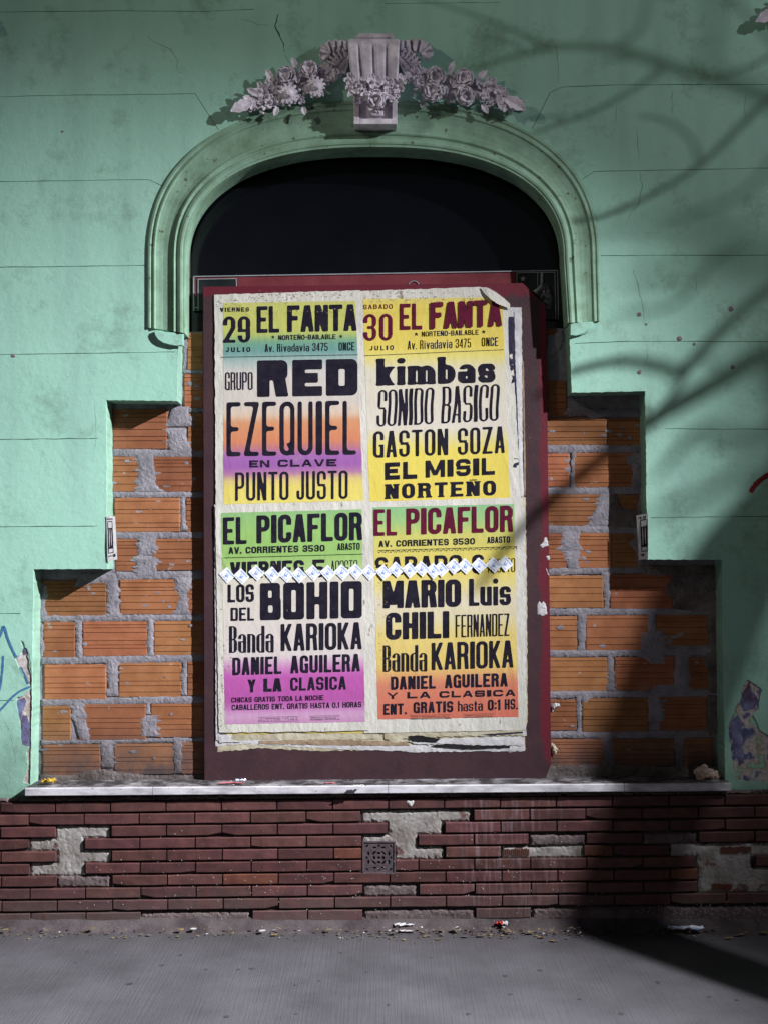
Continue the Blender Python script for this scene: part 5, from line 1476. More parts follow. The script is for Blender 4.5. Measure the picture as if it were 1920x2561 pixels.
letters("KARIOKA", 607, 782, 1347.5, 1406, -.025, bl, stem=.35, bar=.29, rad=.45, gap=.11, lift=q)
letters("DANIEL", 502.9, 608.7, 1420, 1458, -.03, bl, **BOLD, lift=q)
letters("AGUILERA", 627.7, 778, 1416, 1454, -.03, bl, **BOLD, lift=q)
letters("Y", 535.9, 553.5, 1467, 1495, -.02, bl, stem=.38, lift=q)
letters("LA", 570, 609.5, 1465, 1493.5, -.02, bl, stem=.42, bar=.34, gap=.08, lift=q)
letters("CLASICA", 627.7, 747.8, 1463, 1491.5, -.025, bl, stem=.34, bar=.28, gap=.16, lift=q)
letters("CHICAS GRATIS TODA LA NOCHE", 500.8, 699.6, 1506, 1517, -.028, bl, stem=.32, gap=.13, lift=q)
letters("CABALLEROS ENT. GRATIS HASTA 0.1 HORAS", 501.6, 780.8, 1521.5, 1533.5, -.024, bl, stem=.32, gap=.12, lift=q)
M['scuff'] = mat("brown_scuff", (0.22, 0.17, 0.13), (0.34, 0.28, 0.22), scale=60, rough=0.9)
for (pp, regs, lf) in ((tl, [(525, 655, 640, 652, 60), (560, 765, 632, 642, 70), (468, 520, 645, 670, 40), (600, 770, 668, 676, 30)], L_TL + .0012), (tr, [(800, 960, 638, 654, 70), (1000, 1070, 640, 655, 40), (790, 1000, 628, 636, 30)], L_TR + .0012), (br, [(818, 850, 1330, 1500, 60), (812, 836, 1240, 1330, 30)], L_BR + .0014), (bl, [(474, 500, 1380, 1570, 40)], L_BL + .0014)):
    rn = random.Random(int(lf * 1e5)); vv, ff = [], []
    for (xa, xb, ya, yb, n_) in regs:
        for i in range(n_):
            cx, cy, r_ = rn.uniform(xa, xb), rn.gauss((ya + yb) / 2, (yb - ya) / 3.2), rn.uniform(.4, 1.5); s0 = len(vv)
            for k in range(6):
                a_ = 2 * math.pi * k / 6; e_ = rn.uniform(.4, 1.2)
                q_ = P(cx + r_ * e_ * 1.7 * math.cos(a_), cy + r_ * e_ * .8 * math.sin(a_), FY); q_.y = FY - lf - wave(q_.x, q_.z) - .0001 * (i % 5); vv.append(q_)
            ff.append(tuple(range(s0, s0 + 6)))
    mesh_obj("scuff_marks", vv, ff, M['scuff'], pp)["kind"] = "stuff"
# printer's imprint boxes, too small to read
for (pp, x0, x1, y0, y1, qq) in ((bl, 557, 646, 1548.5, 1558, L_BL), (bl, 669, 735, 1546, 1554.5, L_BL), (br, 884, 974, 1544.5, 1553, L_BR), (br, 998, 1064, 1542, 1549, L_BR)):
    qq += .0011
    rule(x0, y0, x1, y0 - (x1 - x0) * .02, .5, pp, lift=qq, name="imprint_line"); rule(x0, y1, x1, y1 - (x1 - x0) * .02, .5, pp, lift=qq, name="imprint_line")
    n = int((x1 - x0) / 2.4)
    vv, ff = [], []
    rn = random.Random(int(x0))
    for rrow in range(2):
        for i in range(n):
            if rn.random() < .2: continue
            a = x0 + 2 + i * (x1 - x0 - 4) / n; b = y0 + 2.2 + rrow * 3.4 - (a - x0) * .02
            s0 = len(vv)
            for (c, d) in ((0, 0), (1.3, 0), (1.3, rn.uniform(1, 1.8)), (0, rn.uniform(1, 1.8))):
                p_ = P(a + c, b + d, FY); p_.y = FY - qq - wave(p_.x, p_.z); vv.append(p_)
            ff.append((s0, s0 + 1, s0 + 2, s0 + 3))
    mesh_obj("imprint_text", vv, ff, M['ink'], pp)["kind"] = "stuff"

# ---- remains of older posters under the new ones
old = empty("old_poster_layers", P(800, 1625, FY))
tag(old, "torn edges of older white and yellowed posters below and right of the fresh ones", "paper")
def strip(name, pl, lift, mt, seed, amp=1.4, h=.0008):
    pts = jag(pl, 6, amp, seed=seed)
    return patch(name, pts, FY - lift, h, M[mt], old, res=7, amp=.0012, edge=4, skirt=min(lift, .003), nscale=.08, seed=seed)
strip("torn_sheet", [(468, 1560), (800, 1560), (1133, 1555), (1134, 1618), (1100, 1624), (1000, 1612), (880, 1618), (700, 1622), (560, 1616), (471, 1624)], .0006, 'paper_old', 1)
strip("torn_sheet", [(466, 1565), (500, 1560), (640, 1600), (820, 1606), (1000, 1612), (1130, 1604), (1133, 1622), (900, 1624), (700, 1616), (520, 1606), (466, 1612)], .0022, 'paper_white', 2)
strip("torn_sheet", [(498, 1578), (830, 1572), (812, 1596), (700, 1598), (560, 1598), (500, 1600), (488, 1590)], .0035, 'paper_old', 3)
strip("yellow_edge", [(486, 1580), (690, 1577), (792, 1574), (792, 1584), (640, 1583), (490, 1587)], .0050, 'paper_yellow', 4, .6)
strip("torn_sheet", [(830, 1572), (1128, 1560), (1130, 1588), (1000, 1590), (870, 1594), (858, 1606), (830, 1596)], .0050, 'paper_old', 5)
strip("torn_sheet", [(876, 1600), (1000, 1594), (1124, 1590), (1132, 1600), (1130, 1610), (900, 1608)], .0055, 'paper_white', 6)
strip("torn_sheet", [(1085, 664), (1125, 664), (1126, 720), (1128, 1000), (1131, 1070), (1112, 1080), (1100, 900)], .0008, 'paper_white', 7, .8)
strip("navy_print", [(1096, 684), (1109, 684), (1113, 800), (1117, 900), (1120, 1010), (1104, 1010)], .0034, 'navy', 8, .2, .0002)
strip("torn_sheet", [(1110, 672), (1117, 674), (1120, 800), (1124, 1000), (1127, 1072), (1122, 1072), (1117, 900), (1112, 780)], .0040, 'paper_white', 9, .6)
strip("torn_sheet", [(700, 1597), (880, 1602), (884, 1610), (700, 1609), (560, 1606), (560, 1600)], .0045, 'card', 14, .8, .0004)
strip("gap_shade_strip", [(880, 1590), (905, 1588), (950, 1596), (940, 1604), (890, 1602)], .0068, 'black_wood', 15, .7, .0003)  # dark strips stand in for the shaded gaps between torn sheets
strip("gap_shade_strip", [(1040, 1586), (1128, 1580), (1128, 1583), (1060, 1588)], .0068, 'navy', 25, .3, .0003)
strip("gap_shade_strip", [(930, 1612), (960, 1606), (1040, 1611), (1100, 1610), (1100, 1615), (1000, 1618)], .0062, 'black_wood', 16, .8, .0003)
strip("torn_sheet", [(472, 1588), (502, 1586), (498, 1598), (520, 1602), (474, 1604)], .0065, 'paper_white', 17, .8)
strip("torn_sheet", [(1126, 1070), (1134, 1075), (1137, 1300), (1138, 1560), (1130, 1575), (1127, 1300)], .0020, 'paper_old', 10, 1.0)
strip("torn_sheet", [(1124, 1100), (1132, 1096), (1134, 1300), (1134, 1480), (1136, 1590), (1128, 1590)], .0045, 'paper_white', 11, 1.0)
strip("brown_card_edge", [(1127, 780), (1130, 780), (1134, 1000), (1134, 1070), (1131, 1070), (1129, 900)], .0016, 'card', 12, .4)
strip("torn_sheet", [(463, 1090), (468, 1090), (471, 1400), (474, 1600), (467, 1598), (466, 1400)], .0055, 'paper_white', 13, .7)
# small scraps on the frame, each torn off something else
def scrap(label, pl, y, h, mt, seed, cat="paper scrap", name="paper_scrap", res=3.5, group=None):
    loc = P(sum(p[0] for p in pl) / len(pl), max(p[1] for p in pl), y)
    o = crumple(name, pl, y, h, M[mt], None, seed=seed, res=res)
    tag(o, label, cat, group); return o
scrap("torn white corner of paper stuck high on the right edge of the maroon board", [(1166, 1178), (1172, 1172), (1176, 1160), (1180, 1162), (1184, 1178), (1176, 1180), (1170, 1183)], FY - .001, .002, 'paper_white', 31)
scrap("tiny white paper chip on the board edge just below the torn corner", [(1178, 1202), (1184, 1200), (1187, 1207), (1182, 1210)], FY - .001, .002, 'paper_white', 32)
scrap("squarish white and yellow paper remnant glued midway down the right board edge", [(1160, 1304), (1164, 1298), (1168, 1303), (1172, 1298), (1178, 1304), (1181, 1326), (1172, 1330), (1160, 1327)], FY - .001, .002, 'paper_white', 33)
scrap("thin curled white shred on the right board edge beside the second brick joint", [(1178, 1228), (1180, 1228), (1184, 1238), (1186, 1244), (1182, 1240)], FY - .001, .003, 'paper_white', 34)
scrap("crumpled silvery paper wedged beside the board against the lower right bricks", [(1190, 1524), (1197, 1517), (1206, 1519), (1209, 1526), (1200, 1530), (1192, 1538)], BY - .012, .010, 'paper_white', 35)
scrap("crumpled tan paper wedged at the lower right corner of the board", [(1190, 1604), (1196, 1606), (1205, 1618), (1200, 1628), (1192, 1626), (1190, 1614)], BY - .012, .010, 'paper_old', 36)

# ---- the zigzag of little stickers
ST = [(491.4, 1242), (522.7, 1244.5), (555, 1237), (588.7, 1240.7), (618.3, 1240.7), (646.3, 1242), (676.7, 1237), (708.5, 1237.4), (739, 1235.6), (768, 1233.8), (797, 1236), (828, 1235.8),
      (855.3, 1230), (884, 1231), (910, 1228.5), (934.8, 1233), (951.7, 1229), (979, 1223.5), (1003.8, 1222.7), (1033.7, 1221.4), (1065, 1220), (1089.7, 1217)]
ORD = "first second third fourth fifth sixth seventh eighth ninth tenth eleventh".split()
k0 = (CAM_D + FY) / F
LIFT_S = L_BL + .0024
def sticker_master():
    e = empty("sticker")
    w, h = 27 * k0 / 2, 23 * k0 / 2
    v = []
    for a, b in ((-w, -h), (w, -h), (w, h), (-w, h)): v += [(a, -.0003, b), (a, .0002, b)]
    mesh_obj("backing", v, [(0, 2, 4, 6), (1, 7, 5, 3), (0, 1, 3, 2), (2, 3, 5, 4), (4, 5, 7, 6), (6, 7, 1, 0)], M['sticker'], e)
    mm = lambda px, py: Vector((px * k0, -.0006, -py * k0))
    letters("JENIFER", -9.5, 9.5, -9.8, -6.0, 0, e, 'ink_blue', stem=.3, gap=.2, surf=False, matrix=mm, rnd_=0, name="printed_name")
    letters("15 353 078", -10, 10, 6.6, 9.6, 0, e, 'ink_blue', stem=.3, gap=.2, surf=False, matrix=mm, rnd_=0, name="printed_number")
    pv, pf = [], []
    for (cx, cy, rx, ry) in ((0, 2.5, 3.0, 2.6), (-2.6, -2.0, .9, 2.6), (1.8, -2.0, .9, 2.6), (4.0, 1.5, 1.6, .8)):
        s0 = len(pv)
        for k in range(9): pv.append(mm(cx + rx * math.cos(2 * math.pi * k / 9), cy + ry * math.sin(2 * math.pi * k / 9)) + Vector((0, -.0001 * len(pf), 0)))
        pf.append(tuple(range(s0, s0 + 9)))
    mesh_obj("printed_mark", pv, pf, M['ink_blue'], e)
    return e
sm = sticker_master()
rnd = random.Random(77)
def copy_tree(o, parent=None):
    c = o.copy(); COL.objects.link(c)
    if parent:
        c.parent = parent; c.matrix_parent_inverse = o.matrix_parent_inverse.copy()
    kids = [k for k in bpy.data.objects if k.parent == o]
    for ch in kids: copy_tree(ch, c)
    return c
for i, (x, y) in enumerate(ST):
    s_ = sm if i == 0 else copy_tree(sm)
    p_ = P(x, y, FY); p_.y = FY - LIFT_S - wave(p_.x, p_.z) - .0011 * (i % 2) - .0004 * (i % 3)
    s_.location = p_
    s_.rotation_euler = (0, R(47 + rnd.uniform(-4, 4)), 0)
    if i < 11: lb = "small white sticker with pale blue print, %s from the left in the zigzag row" % ORD[i]
    else: lb = "small white sticker with pale blue print, %s from the right in the zigzag row" % ORD[len(ST) - 1 - i]
    tag(s_, lb, "sticker", "small white stickers in a zigzag row across the posters")

# ---- two narrow flyers stuck at the corners of the recess
def flyer(label, quad, y, texts, inner, seed, tilt):
    fl = empty("flyer", P(quad[3][0], quad[3][1], y)); tag(fl, label, "flyer", "narrow black and white flyers at the recess corners")
    def surf_pt(u, v, lift):
        TL, TR, BR, BL = [Vector(q_) for q_ in quad]
        p = TL.lerp(BL, v).lerp(TR.lerp(BR, v), u)
        w_ = P(p.x, p.y, y); w_.y = y + tilt * (u - .5) - lift + .0015 * math.sin(v * 5 + seed)
        return w_
    vv, ff = [], []
    for j in range(13):
        for i in range(4): vv.append(surf_pt(i / 3, j / 12, 0))
    for j in range(12):
        for i in range(3):
            a = j * 4 + i; ff.append((a, a + 4, a + 5, a + 1))
    mesh_obj("paper", vv, ff, M['paper_white'], fl)
    def block(u0, v0, u1, v1, mt, lift, nm):
        vv, ff = [], []
        for j in range(7):
            for i in range(2): vv.append(surf_pt(u0 + (u1 - u0) * i, v0 + (v1 - v0) * j / 6, lift))
        for j in range(6): ff.append((2 * j, 2 * j + 2, 2 * j + 3, 2 * j + 1))
        mesh_obj(nm, vv, ff, M[mt], fl)
    u0, v0, u1, v1 = inner
    block(u0, v0, u1, v1, 'ink', .0006, "dark_picture")
    block(u0 + .08, v0 + .02, u1 - .08, v0 + .15, 'paper_white', .0011, "title_box")
    block(u0 + .08, v1 - .10, u1 - .08, v1 - .02, 'paper_white', .0011, "foot_box")
    # pale figure shapes in the picture
    for (a, b, c, d) in ((.22, .22, .38, .82), (.60, .24, .74, .78)):
        pl = []
        for k in range(10):
            an = 2 * math.pi * k / 10
            uu = u0 + (u1 - u0) * ((a + c) / 2 + (c - a) / 2 * math.cos(an) * (1.3 if k in (2, 3, 7) else .8)); vv_ = v0 + (v1 - v0) * ((b + d) / 2 + (d - b) / 2 * math.sin(an))
            pl.append(surf_pt(uu, vv_, .0012))
        mesh_obj("pale_figure", pl, [tuple(range(10))], M['paper_white'], fl)
    for (t_, ua, ub, va, vb) in texts:
        letters(t_, ua * 100, ub * 100, va * 100, vb * 100, 0, fl, stem=.32, gap=.15, rnd_=0, matrix=lambda px, py: surf_pt(px / 100, py / 100, .0016))
    return fl
flyer("narrow black and white flyer on the left corner of the stepped recess", [(230.5, 1115), (249, 1115), (254, 1208), (233.5, 1213)], -.003,
      [("SCIUDA", .10, .74, .045, .075), ("3", .62, .84, .86, .925), ("2012", .12, .55, .875, .90)], (.10, .11, .66, .83), 1, .004)
flyer("narrow black and white flyer on the right jamb of the recess", [(1374.5, 1113), (1396.5, 1108.5), (1396.8, 1207), (1380, 1209)], .012,
      [("13 AC", .15, .85, .05, .09), ("15", .2, .6, .87, .93)], (.30, .12, .95, .83), 2, -.03)

# ------------------------------------------------------------------ stucco ornaments
def U(px): return px * CAM_D / F
def petal(bm, c, d, n, L, W, cup, seg=5):
    """a cupped petal growing from c along d, facing n"""
    d = d.normalized(); n = n.normalized(); s_ = d.cross(n).normalized()
    rows = []
    for i in range(seg + 1):
        t = i / seg
        wd = W * math.sin(math.pi * (0.16 + 0.66 * t)) ** .6
        row = []
        for j in range(-2, 3):
            u = j / 2
            p = c + d * L * t * (1 - .06 * abs(u)) + s_ * wd * u * .5 + n * (cup * L * (t * t * .9 - .25) + abs(u) ** 2 * W * .18)
            row.append(bm.verts.new(p))
        rows.append(row)
    for i in range(seg):
        for j in range(4): bm.faces.new((rows[i][j], rows[i][j + 1], rows[i + 1][j + 1], rows[i + 1][j]))
NRM = Vector((0, -1, 0))
def ball(bm, c, r, sub=1, sc=(1, 1, 1)):
    g = bmesh.ops.create_icosphere(bm, subdivisions=sub + 1, radius=r)
    for v in g['verts']: v.co = Vector((v.co.x * sc[0], v.co.y * sc[1], v.co.z * sc[2])) + c
def rose(bm, c, r, rnd, n=NRM):
    r *= .86
    n = (n + Vector((rnd.uniform(-.25, .25), 0, rnd.uniform(-.45, .05)))).normalized()
    a = n.cross(Vector((0, 0, 1))).normalized(); b = a.cross(n)
    ball(bm, c + n * r * .25, r * .42, 1, (1, .9, 1))
    for (cnt_, rr, cup, wd, lift) in ((3, .50, 1.5, 1.0, .45), (4, .72, 1.2, 1.15, .25), (5, .95, .75, 1.15, .08), (6, 1.05, .3, 1.0, -.1)):
        o = rnd.uniform(0, 6)
        for k in range(cnt_):
            an = o + 2 * math.pi * k / cnt_ + rnd.uniform(-.15, .15)
            d = a * math.cos(an) + b * math.sin(an)
            petal(bm, c + n * r * lift + d * r * .12, d, n, r * rr * rnd.uniform(.85, 1.1), r * wd * rnd.uniform(.9, 1.1), cup)
def daisy(bm, c, r, rnd, n=NRM):
    n = (n + Vector((rnd.uniform(-.2, .2), 0, rnd.uniform(-.4, .0)))).normalized()
    a = n.cross(Vector((0, 0, 1))).normalized(); b = a.cross(n)
    ball(bm, c + n * r * .35, r * .40, 1, (1, .7, 1))
    for k in range(9):
        an = 2.4 * k; rr = r * .09 * math.sqrt(k)
        ball(bm, c + n * r * .60 + (a * math.cos(an) + b * math.sin(an)) * rr, r * .08, 0)
    for (cnt_, rr, lift) in ((12, .95, .15), (11, 1.05, 0)):
        for k in range(cnt_):
            an = 2 * math.pi * (k + lift * 2) / cnt_
            d = a * math.cos(an) + b * math.sin(an)
            petal(bm, c + n * r * lift + d * r * .2, d, n, r * rr * rnd.uniform(.8, 1), r * .30, -.1)
def blossom(bm, c, r, rnd, n=NRM):
    n = (n + Vector((rnd.uniform(-.3, .3), 0, rnd.uniform(-.5, .1)))).normalized()
    a = n.cross(Vector((0, 0, 1))).normalized(); b = a.cross(n)
    ball(bm, c + n * r * .3, r * .22, 0)
    for k in range(5):
        an = 2 * math.pi * k / 5 + rnd.uniform(-.1, .1)
        d = a * math.cos(an) + b * math.sin(an)
        petal(bm, c + d * r * .12, d, n, r * .95, r * .75, .45, 4)
def leaf(bm, c, ang, L, W, rnd, tilt=.3):
    d = Vector((math.cos(ang), -tilt, math.sin(ang))).normalized()
    n = Vector((0, -1, 0)) + d * .2; s_ = d.cross(n).normalized(); n = s_.cross(d).normalized() * (1 if s_.cross(d).y < 0 else -1)
    rows = []; seg = 7
    for i in range(seg + 1):
        t = i / seg
        wd = W * (math.sin(math.pi * min(1, t * .93 + .05)) ** .75) * (1 + (.16 if i % 2 else -.08))
        rows.append([bm.verts.new(c + d * L * t + s_ * wd * u * .5 + n * (-.10 * W * (1 - abs(u)) * 0 + (.22 * W * abs(u)) - .22 * L * t * t)) for u in (-1, -.5, 0, .5, 1)])
    for i in range(seg):
        for j in range(4): bm.faces.new((rows[i][j], rows[i][j + 1], rows[i + 1][j + 1], rows[i + 1][j]))
def ribbon(bm, pts, w, rnd, folds=3):
    """pleated ribbon through pixel points (x, y, depth)"""
    rows = []
    n = len(pts)
    for i, (x, y, d) in enumerate(pts):
        c = P(x, y, -d)
        a = P(*pts[max(0, i - 1)][:2]); b = P(*pts[min(n - 1, i + 1)][:2])
        t = (b - a).normalized(); s_ = Vector((-t.z, 0, t.x))
        ww = U(w[i])
        rows.append([bm.verts.new(c + s_ * ww * (j / (folds * 2) - .5) + Vector((0, (-.45 if j % 2 else 0) * ww * .5, 0))) for j in range(folds * 2 + 1)])
    for i in range(n - 1):
        for j in range(folds * 2): bm.faces.new((rows[i][j], rows[i][j + 1], rows[i + 1][j + 1], rows[i + 1][j]))
def moulded(o, th=.0045, vox=.0021):
    """thicken and melt the pieces together like cast stucco under many coats of paint"""
    m = o.modifiers.new('body', 'SOLIDIFY'); m.thickness = th; m.offset = 0
    m = o.modifiers.new('cast', 'REMESH'); m.mode = 'VOXEL'; m.voxel_size = vox; m.use_smooth_shade = True
    m = o.modifiers.new('worn', 'SMOOTH'); m.iterations = 3; m.factor = .5
    return o
def fan(bm, px, py, r, a0, a1, pleats, depth):
    n = pleats * 2; c = P(px, py, -depth)
    rows = []
    for j, q in enumerate((.12, .4, .7, .92, 1.0)):
        row = []
        for i in range(n + 1):
            a = R(a0 + (a1 - a0) * i / n)
            rr_ = U(r) * q * (1 + (.10 if i % 2 else -.04) * q)
            row.append(bm.verts.new((c.x + rr_ * math.cos(a), -depth * (.5 + .5 * math.sin(q * 2.4)) - (.30 if i % 2 else 0) * U(r) * q, c.z + rr_ * math.sin(a))))
        rows.append(row)
    for a_, b_ in zip(rows, rows[1:]):
        for i in range(n): bm.faces.new((a_[i], a_[i + 1], b_[i + 1], b_[i]))
def flower_part(kind, px, py, r, depth, parent, rnd, name):
    bm = bmesh.new()
    c = P(px, py, -depth)
    {'rose': rose, 'daisy': daisy, 'blossom': blossom}[kind](bm, c, U(r), rnd)
    return moulded(bm_obj(name, bm, M['ornament'], parent))

def garland(cx_items, leaves, fruit, ribbons, label, base, seed, spine, bows=()):
    e = empty("floral_garland", base); tag(e, label, "ornament", "stucco flower garlands over the arch")
    rnd = random.Random(seed)
    for (kd, x, y, r, d) in cx_items: flower_part(kd, x, y, r, d, e, rnd, kd)
    for i in range(11):
        k = (i + .5) / 11 * (len(spine) - 1); i0 = min(int(k), len(spine) - 2); f_ = k - i0
        x = spine[i0][0] + (spine[i0 + 1][0] - spine[i0][0]) * f_; y = spine[i0][1] + (spine[i0 + 1][1] - spine[i0][1]) * f_; wd = spine[i0][2] + (spine[i0 + 1][2] - spine[i0][2]) * f_
        flower_part('blossom', x + rnd.uniform(-4, 4), y + (.36 if i % 2 else -.30) * wd, rnd.uniform(8, 11), .042, e, rnd, 'blossom')
    bm = bmesh.new()
    for (x, y, ang, L, W) in leaves:
        c = P(x, y, -.045); leaf(bm, c, R(ang), U(L), U(W), rnd)
    for i in range(70):
        t = rnd.random(); k = t * (len(spine) - 1); i0 = min(int(k), len(spine) - 2); f_ = k - i0
        x = spine[i0][0] + (spine[i0 + 1][0] - spine[i0][0]) * f_; y = spine[i0][1] + (spine[i0 + 1][1] - spine[i0][1]) * f_; wd = spine[i0][2] + (spine[i0 + 1][2] - spine[i0][2]) * f_
        c = P(x + rnd.uniform(-6, 6), y + rnd.uniform(-.34, .34) * wd, -rnd.uniform(.02, .045))
        leaf(bm, c, rnd.uniform(0, 6.28), U(rnd.uniform(12, 19)), U(rnd.uniform(10, 14)), rnd, rnd.uniform(.1, .8))
    moulded(bm_obj("leaves", bm, M['ornament'], e), .003)
    bm = bmesh.new()
    for (x, y, r, n_) in fruit:
        for k in range(n_):
            c = P(x + rnd.uniform(-1, 1) * r, y + rnd.uniform(-1, 1) * r, -rnd.uniform(.03, .06)); ball(bm, c, U(rnd.uniform(2.4, 4.4)), 0)
    for i in range(40):
        k = rnd.random() * (len(spine) - 1); i0 = min(int(k), len(spine) - 2); f_ = k - i0
        x = spine[i0][0] + (spine[i0 + 1][0] - spine[i0][0]) * f_; y = spine[i0][1] + (spine[i0 + 1][1] - spine[i0][1]) * f_; wd = spine[i0][2] + (spine[i0 + 1][2] - spine[i0][2]) * f_
        c = P(x, y + rnd.uniform(-.48, .48) * wd, -rnd.uniform(.02, .045)); ball(bm, c, U(rnd.uniform(2, 4)), 0)
    bm_obj("berries", bm, M['ornament'], e)["kind"] = "stuff"
    bm = bmesh.new()     # solid stucco core the flowers grow from
    add_tube(bm, [Vector((P(x, y, 0).x, -.008, P(x, y, 0).z)) for x, y, w in spine], [U(w) * .36 for x, y, w in spine], 10)
    for v in bm.verts: v.co.y = max(-.03, min(0.0, v.co.y))
    bm_obj("core", bm, M['ornament'], e)
    for rb in ribbons:
        bm = bmesh.new(); ribbon(bm, rb[0], rb[1], rnd, rb[2]); bmesh.ops.solidify(bm, geom=bm.faces[:], thickness=.003); moulded(bm_obj("ribbon", bm, M['ornament'], e), .003)
    for (bp, bw, k) in bows:
        bm = bmesh.new(); line = smooth_line(bp, 1 + int(26 / len(bp))); n_ = len(line); prev = None
        for i, q_ in enumerate(line):
            t_ = line[min(i + 1, n_ - 1)] - line[max(i - 1, 0)]; t_.normalize(); nr = Vector((-t_.y, t_.x))
            ww = bw * (.75 + .25 * math.sin(math.pi * i / (n_ - 1))) * (1 + (.12 if i % 4 < 2 else -.05)); row = []
            for j in range(7):
                v_ = j / 6 - .5; dp = .055 + .020 * (1 if (i // 2) % 2 else -1) * (.5 + abs(v_)) + .012 * math.cos(v_ * 3)
                row.append(bm.verts.new(P(q_.x + nr.x * ww * v_, q_.y + nr.y * ww * v_, -dp)))
            if prev:
                for j in range(6): bm.faces.new((prev[j], prev[j + 1], row[j + 1], row[j]))
            prev = row
        moulded(bm_obj("bow", bm, M['ornament'], e), .004)
    return e
gl_l = garland([('blossom', 566, 196, 17, .045), ('blossom', 586, 219, 14, .045), ('blossom', 548, 212, 10, .035), ('rose', 621, 165, 21, .045), ('daisy', 623, 203, 22, .055), ('rose', 668, 152, 21, .045), ('daisy', 683, 188, 21, .06), ('rose', 717, 163, 15, .035), ('blossom', 650, 215, 10, .04)],
    [(545, 222, 205, 50, 26), (560, 208, 150, 30, 15), (590, 178, 120, 30, 16), (600, 232, 250, 22, 13), (642, 180, 80, 28, 14), (700, 140, 100, 26, 14), (655, 232, 280, 18, 12), (640, 150, 110, 26, 14)],
    [(560, 236, 8, 8), (575, 238, 7, 6), (605, 222, 6, 5), (652, 200, 6, 5)],
    [([(746, 112, .06), (732, 128, .055), (720, 148, .04), (714, 166, .03)], [38, 34, 26, 12], 4), ([(752, 100, .05), (742, 130, .05), (738, 160, .035)], [22, 26, 16], 3)],
    "stucco garland of roses and daisies sloping down left of the keystone", P(620, 240, 0), 3, [(522, 236, 12), (560, 214, 34), (620, 184, 56), (680, 168, 58), (735, 150, 46)], [([(752, 98), (738, 99), (722, 100), (708, 104), (702, 116), (708, 128)], 27, 1), ([(748, 112), (734, 118), (722, 128), (716, 140)], 26, 1)])
gl_r = garland([('rose', 941, 165, 21, .045), ('rose', 934, 200, 22, .06), ('rose', 1002, 170, 21, .045), ('rose', 1003, 207, 22, .06), ('blossom', 1058, 183, 16, .045), ('blossom', 1078, 200, 14, .045), ('blossom', 1046, 205, 12, .05), ('rose', 905, 178, 14, .035), ('blossom', 1088, 215, 12, .04)],
    [(1090, 214, -32, 50, 26), (1075, 222, -55, 26, 14), (970, 160, 70, 28, 14), (968, 200, 270, 26, 13), (1030, 172, 40, 28, 14), (1040, 226, -60, 24, 14), (915, 215, 250, 20, 12), (975, 188, 20, 26, 14)],
    [(1060, 218, 9, 8), (1083, 226, 7, 6), (975, 216, 6, 5), (900, 200, 8, 5)],
    [([(868, 112, .06), (882, 128, .055), (896, 148, .04), (908, 166, .03)], [38, 34, 26, 12], 4), ([(862, 100, .05), (872, 130, .05), (880, 160, .035)], [22, 26, 16], 3)],
    "stucco garland of open roses sloping down right of the keystone", P(1010, 240, 0), 4, [(1130, 238, 12), (1080, 214, 36), (1010, 188, 58), (940, 180, 56), (878, 152, 46)], [([(862, 98), (876, 99), (894, 98), (912, 101), (922, 112), (914, 126)], 28, 1), ([(866, 112), (880, 118), (892, 130), (900, 142)], 26, 1)])

key_o = empty("keystone", P(811, 282, 0))
tag(key_o, "fluted lilac grey keystone with a spray of stucco flowers across its foot", "ornament")
bm = bmesh.new()
# scroll body: fluted front, profile leaning in towards the bottom
prof = [(84, 752, 862, .120), (90, 751, 863, .140), (100, 752, 862, .146), (125, 754, 861, .142), (150, 757, 860, .130), (175, 760, 858, .114), (200, 763, 857, .100)]
rows = []
NF = 33
for (py, x0, x1, dep) in prof:
    row = []
    for i in range(NF):
        u = i / (NF - 1)
        fl = 0
        for k in range(3):
            cc = .22 + k * .27
            dd = abs(u - cc)
            if dd < .055 and py > 92: fl = .016 * math.cos(dd / .055 * math.pi / 2)
        p_ = P(x0 + (x1 - x0) * u, py, -dep); p_.y = -dep + fl + (.012 if i in (0, NF - 1) else 0); row.append(bm.verts.new(p_))
    rows.append(row)
for a, b in zip(rows, rows[1:]):
    for i in range(NF - 1): bm.faces.new((a[i], a[i + 1], b[i + 1], b[i]))
for side in (0, NF - 1):
    bk = [bm.verts.new((r_[side].co.x, 0, r_[side].co.z)) for r_ in rows]
    for i in range(len(rows) - 1): bm.faces.new((rows[i][side], rows[i + 1][side], bk[i + 1], bk[i]))
bk = [bm.verts.new((v.co.x, 0, v.co.z)) for v in rows[0]]
for i in range(NF - 1): bm.faces.new((rows[0][i], rows[0][i + 1], bk[i + 1], bk[i]))
bm_obj("fluted_scroll", bm, M['ornament'], key_o)
bm = bmesh.new()
A = P(770, 69, -.11); B = P(850, 86, -.11); add_box(bm, (A.x, -.11, B.z), (B.x, 0, A.z), .012)
bm_obj("cap", bm, M['ornament'], key_o)
bm = bmesh.new()
for (x0, y0, x1, y1, d0, d1) in ((764, 190, 776, 268, 0, .098), (846, 190, 857, 268, 0, .098), (776, 256, 846, 268, 0, .098), (776, 190, 846, 256, 0, .070), (792, 215, 828, 250, .0, .082)):
    A = P(x0, y0, -d1); B = P(x1, y1, -d1); add_box(bm, (A.x, -d1, B.z), (B.x, -d0, A.z), .002)
bm_obj("lower_panel", bm, M['ornament'], key_o)
rnd = random.Random(9)
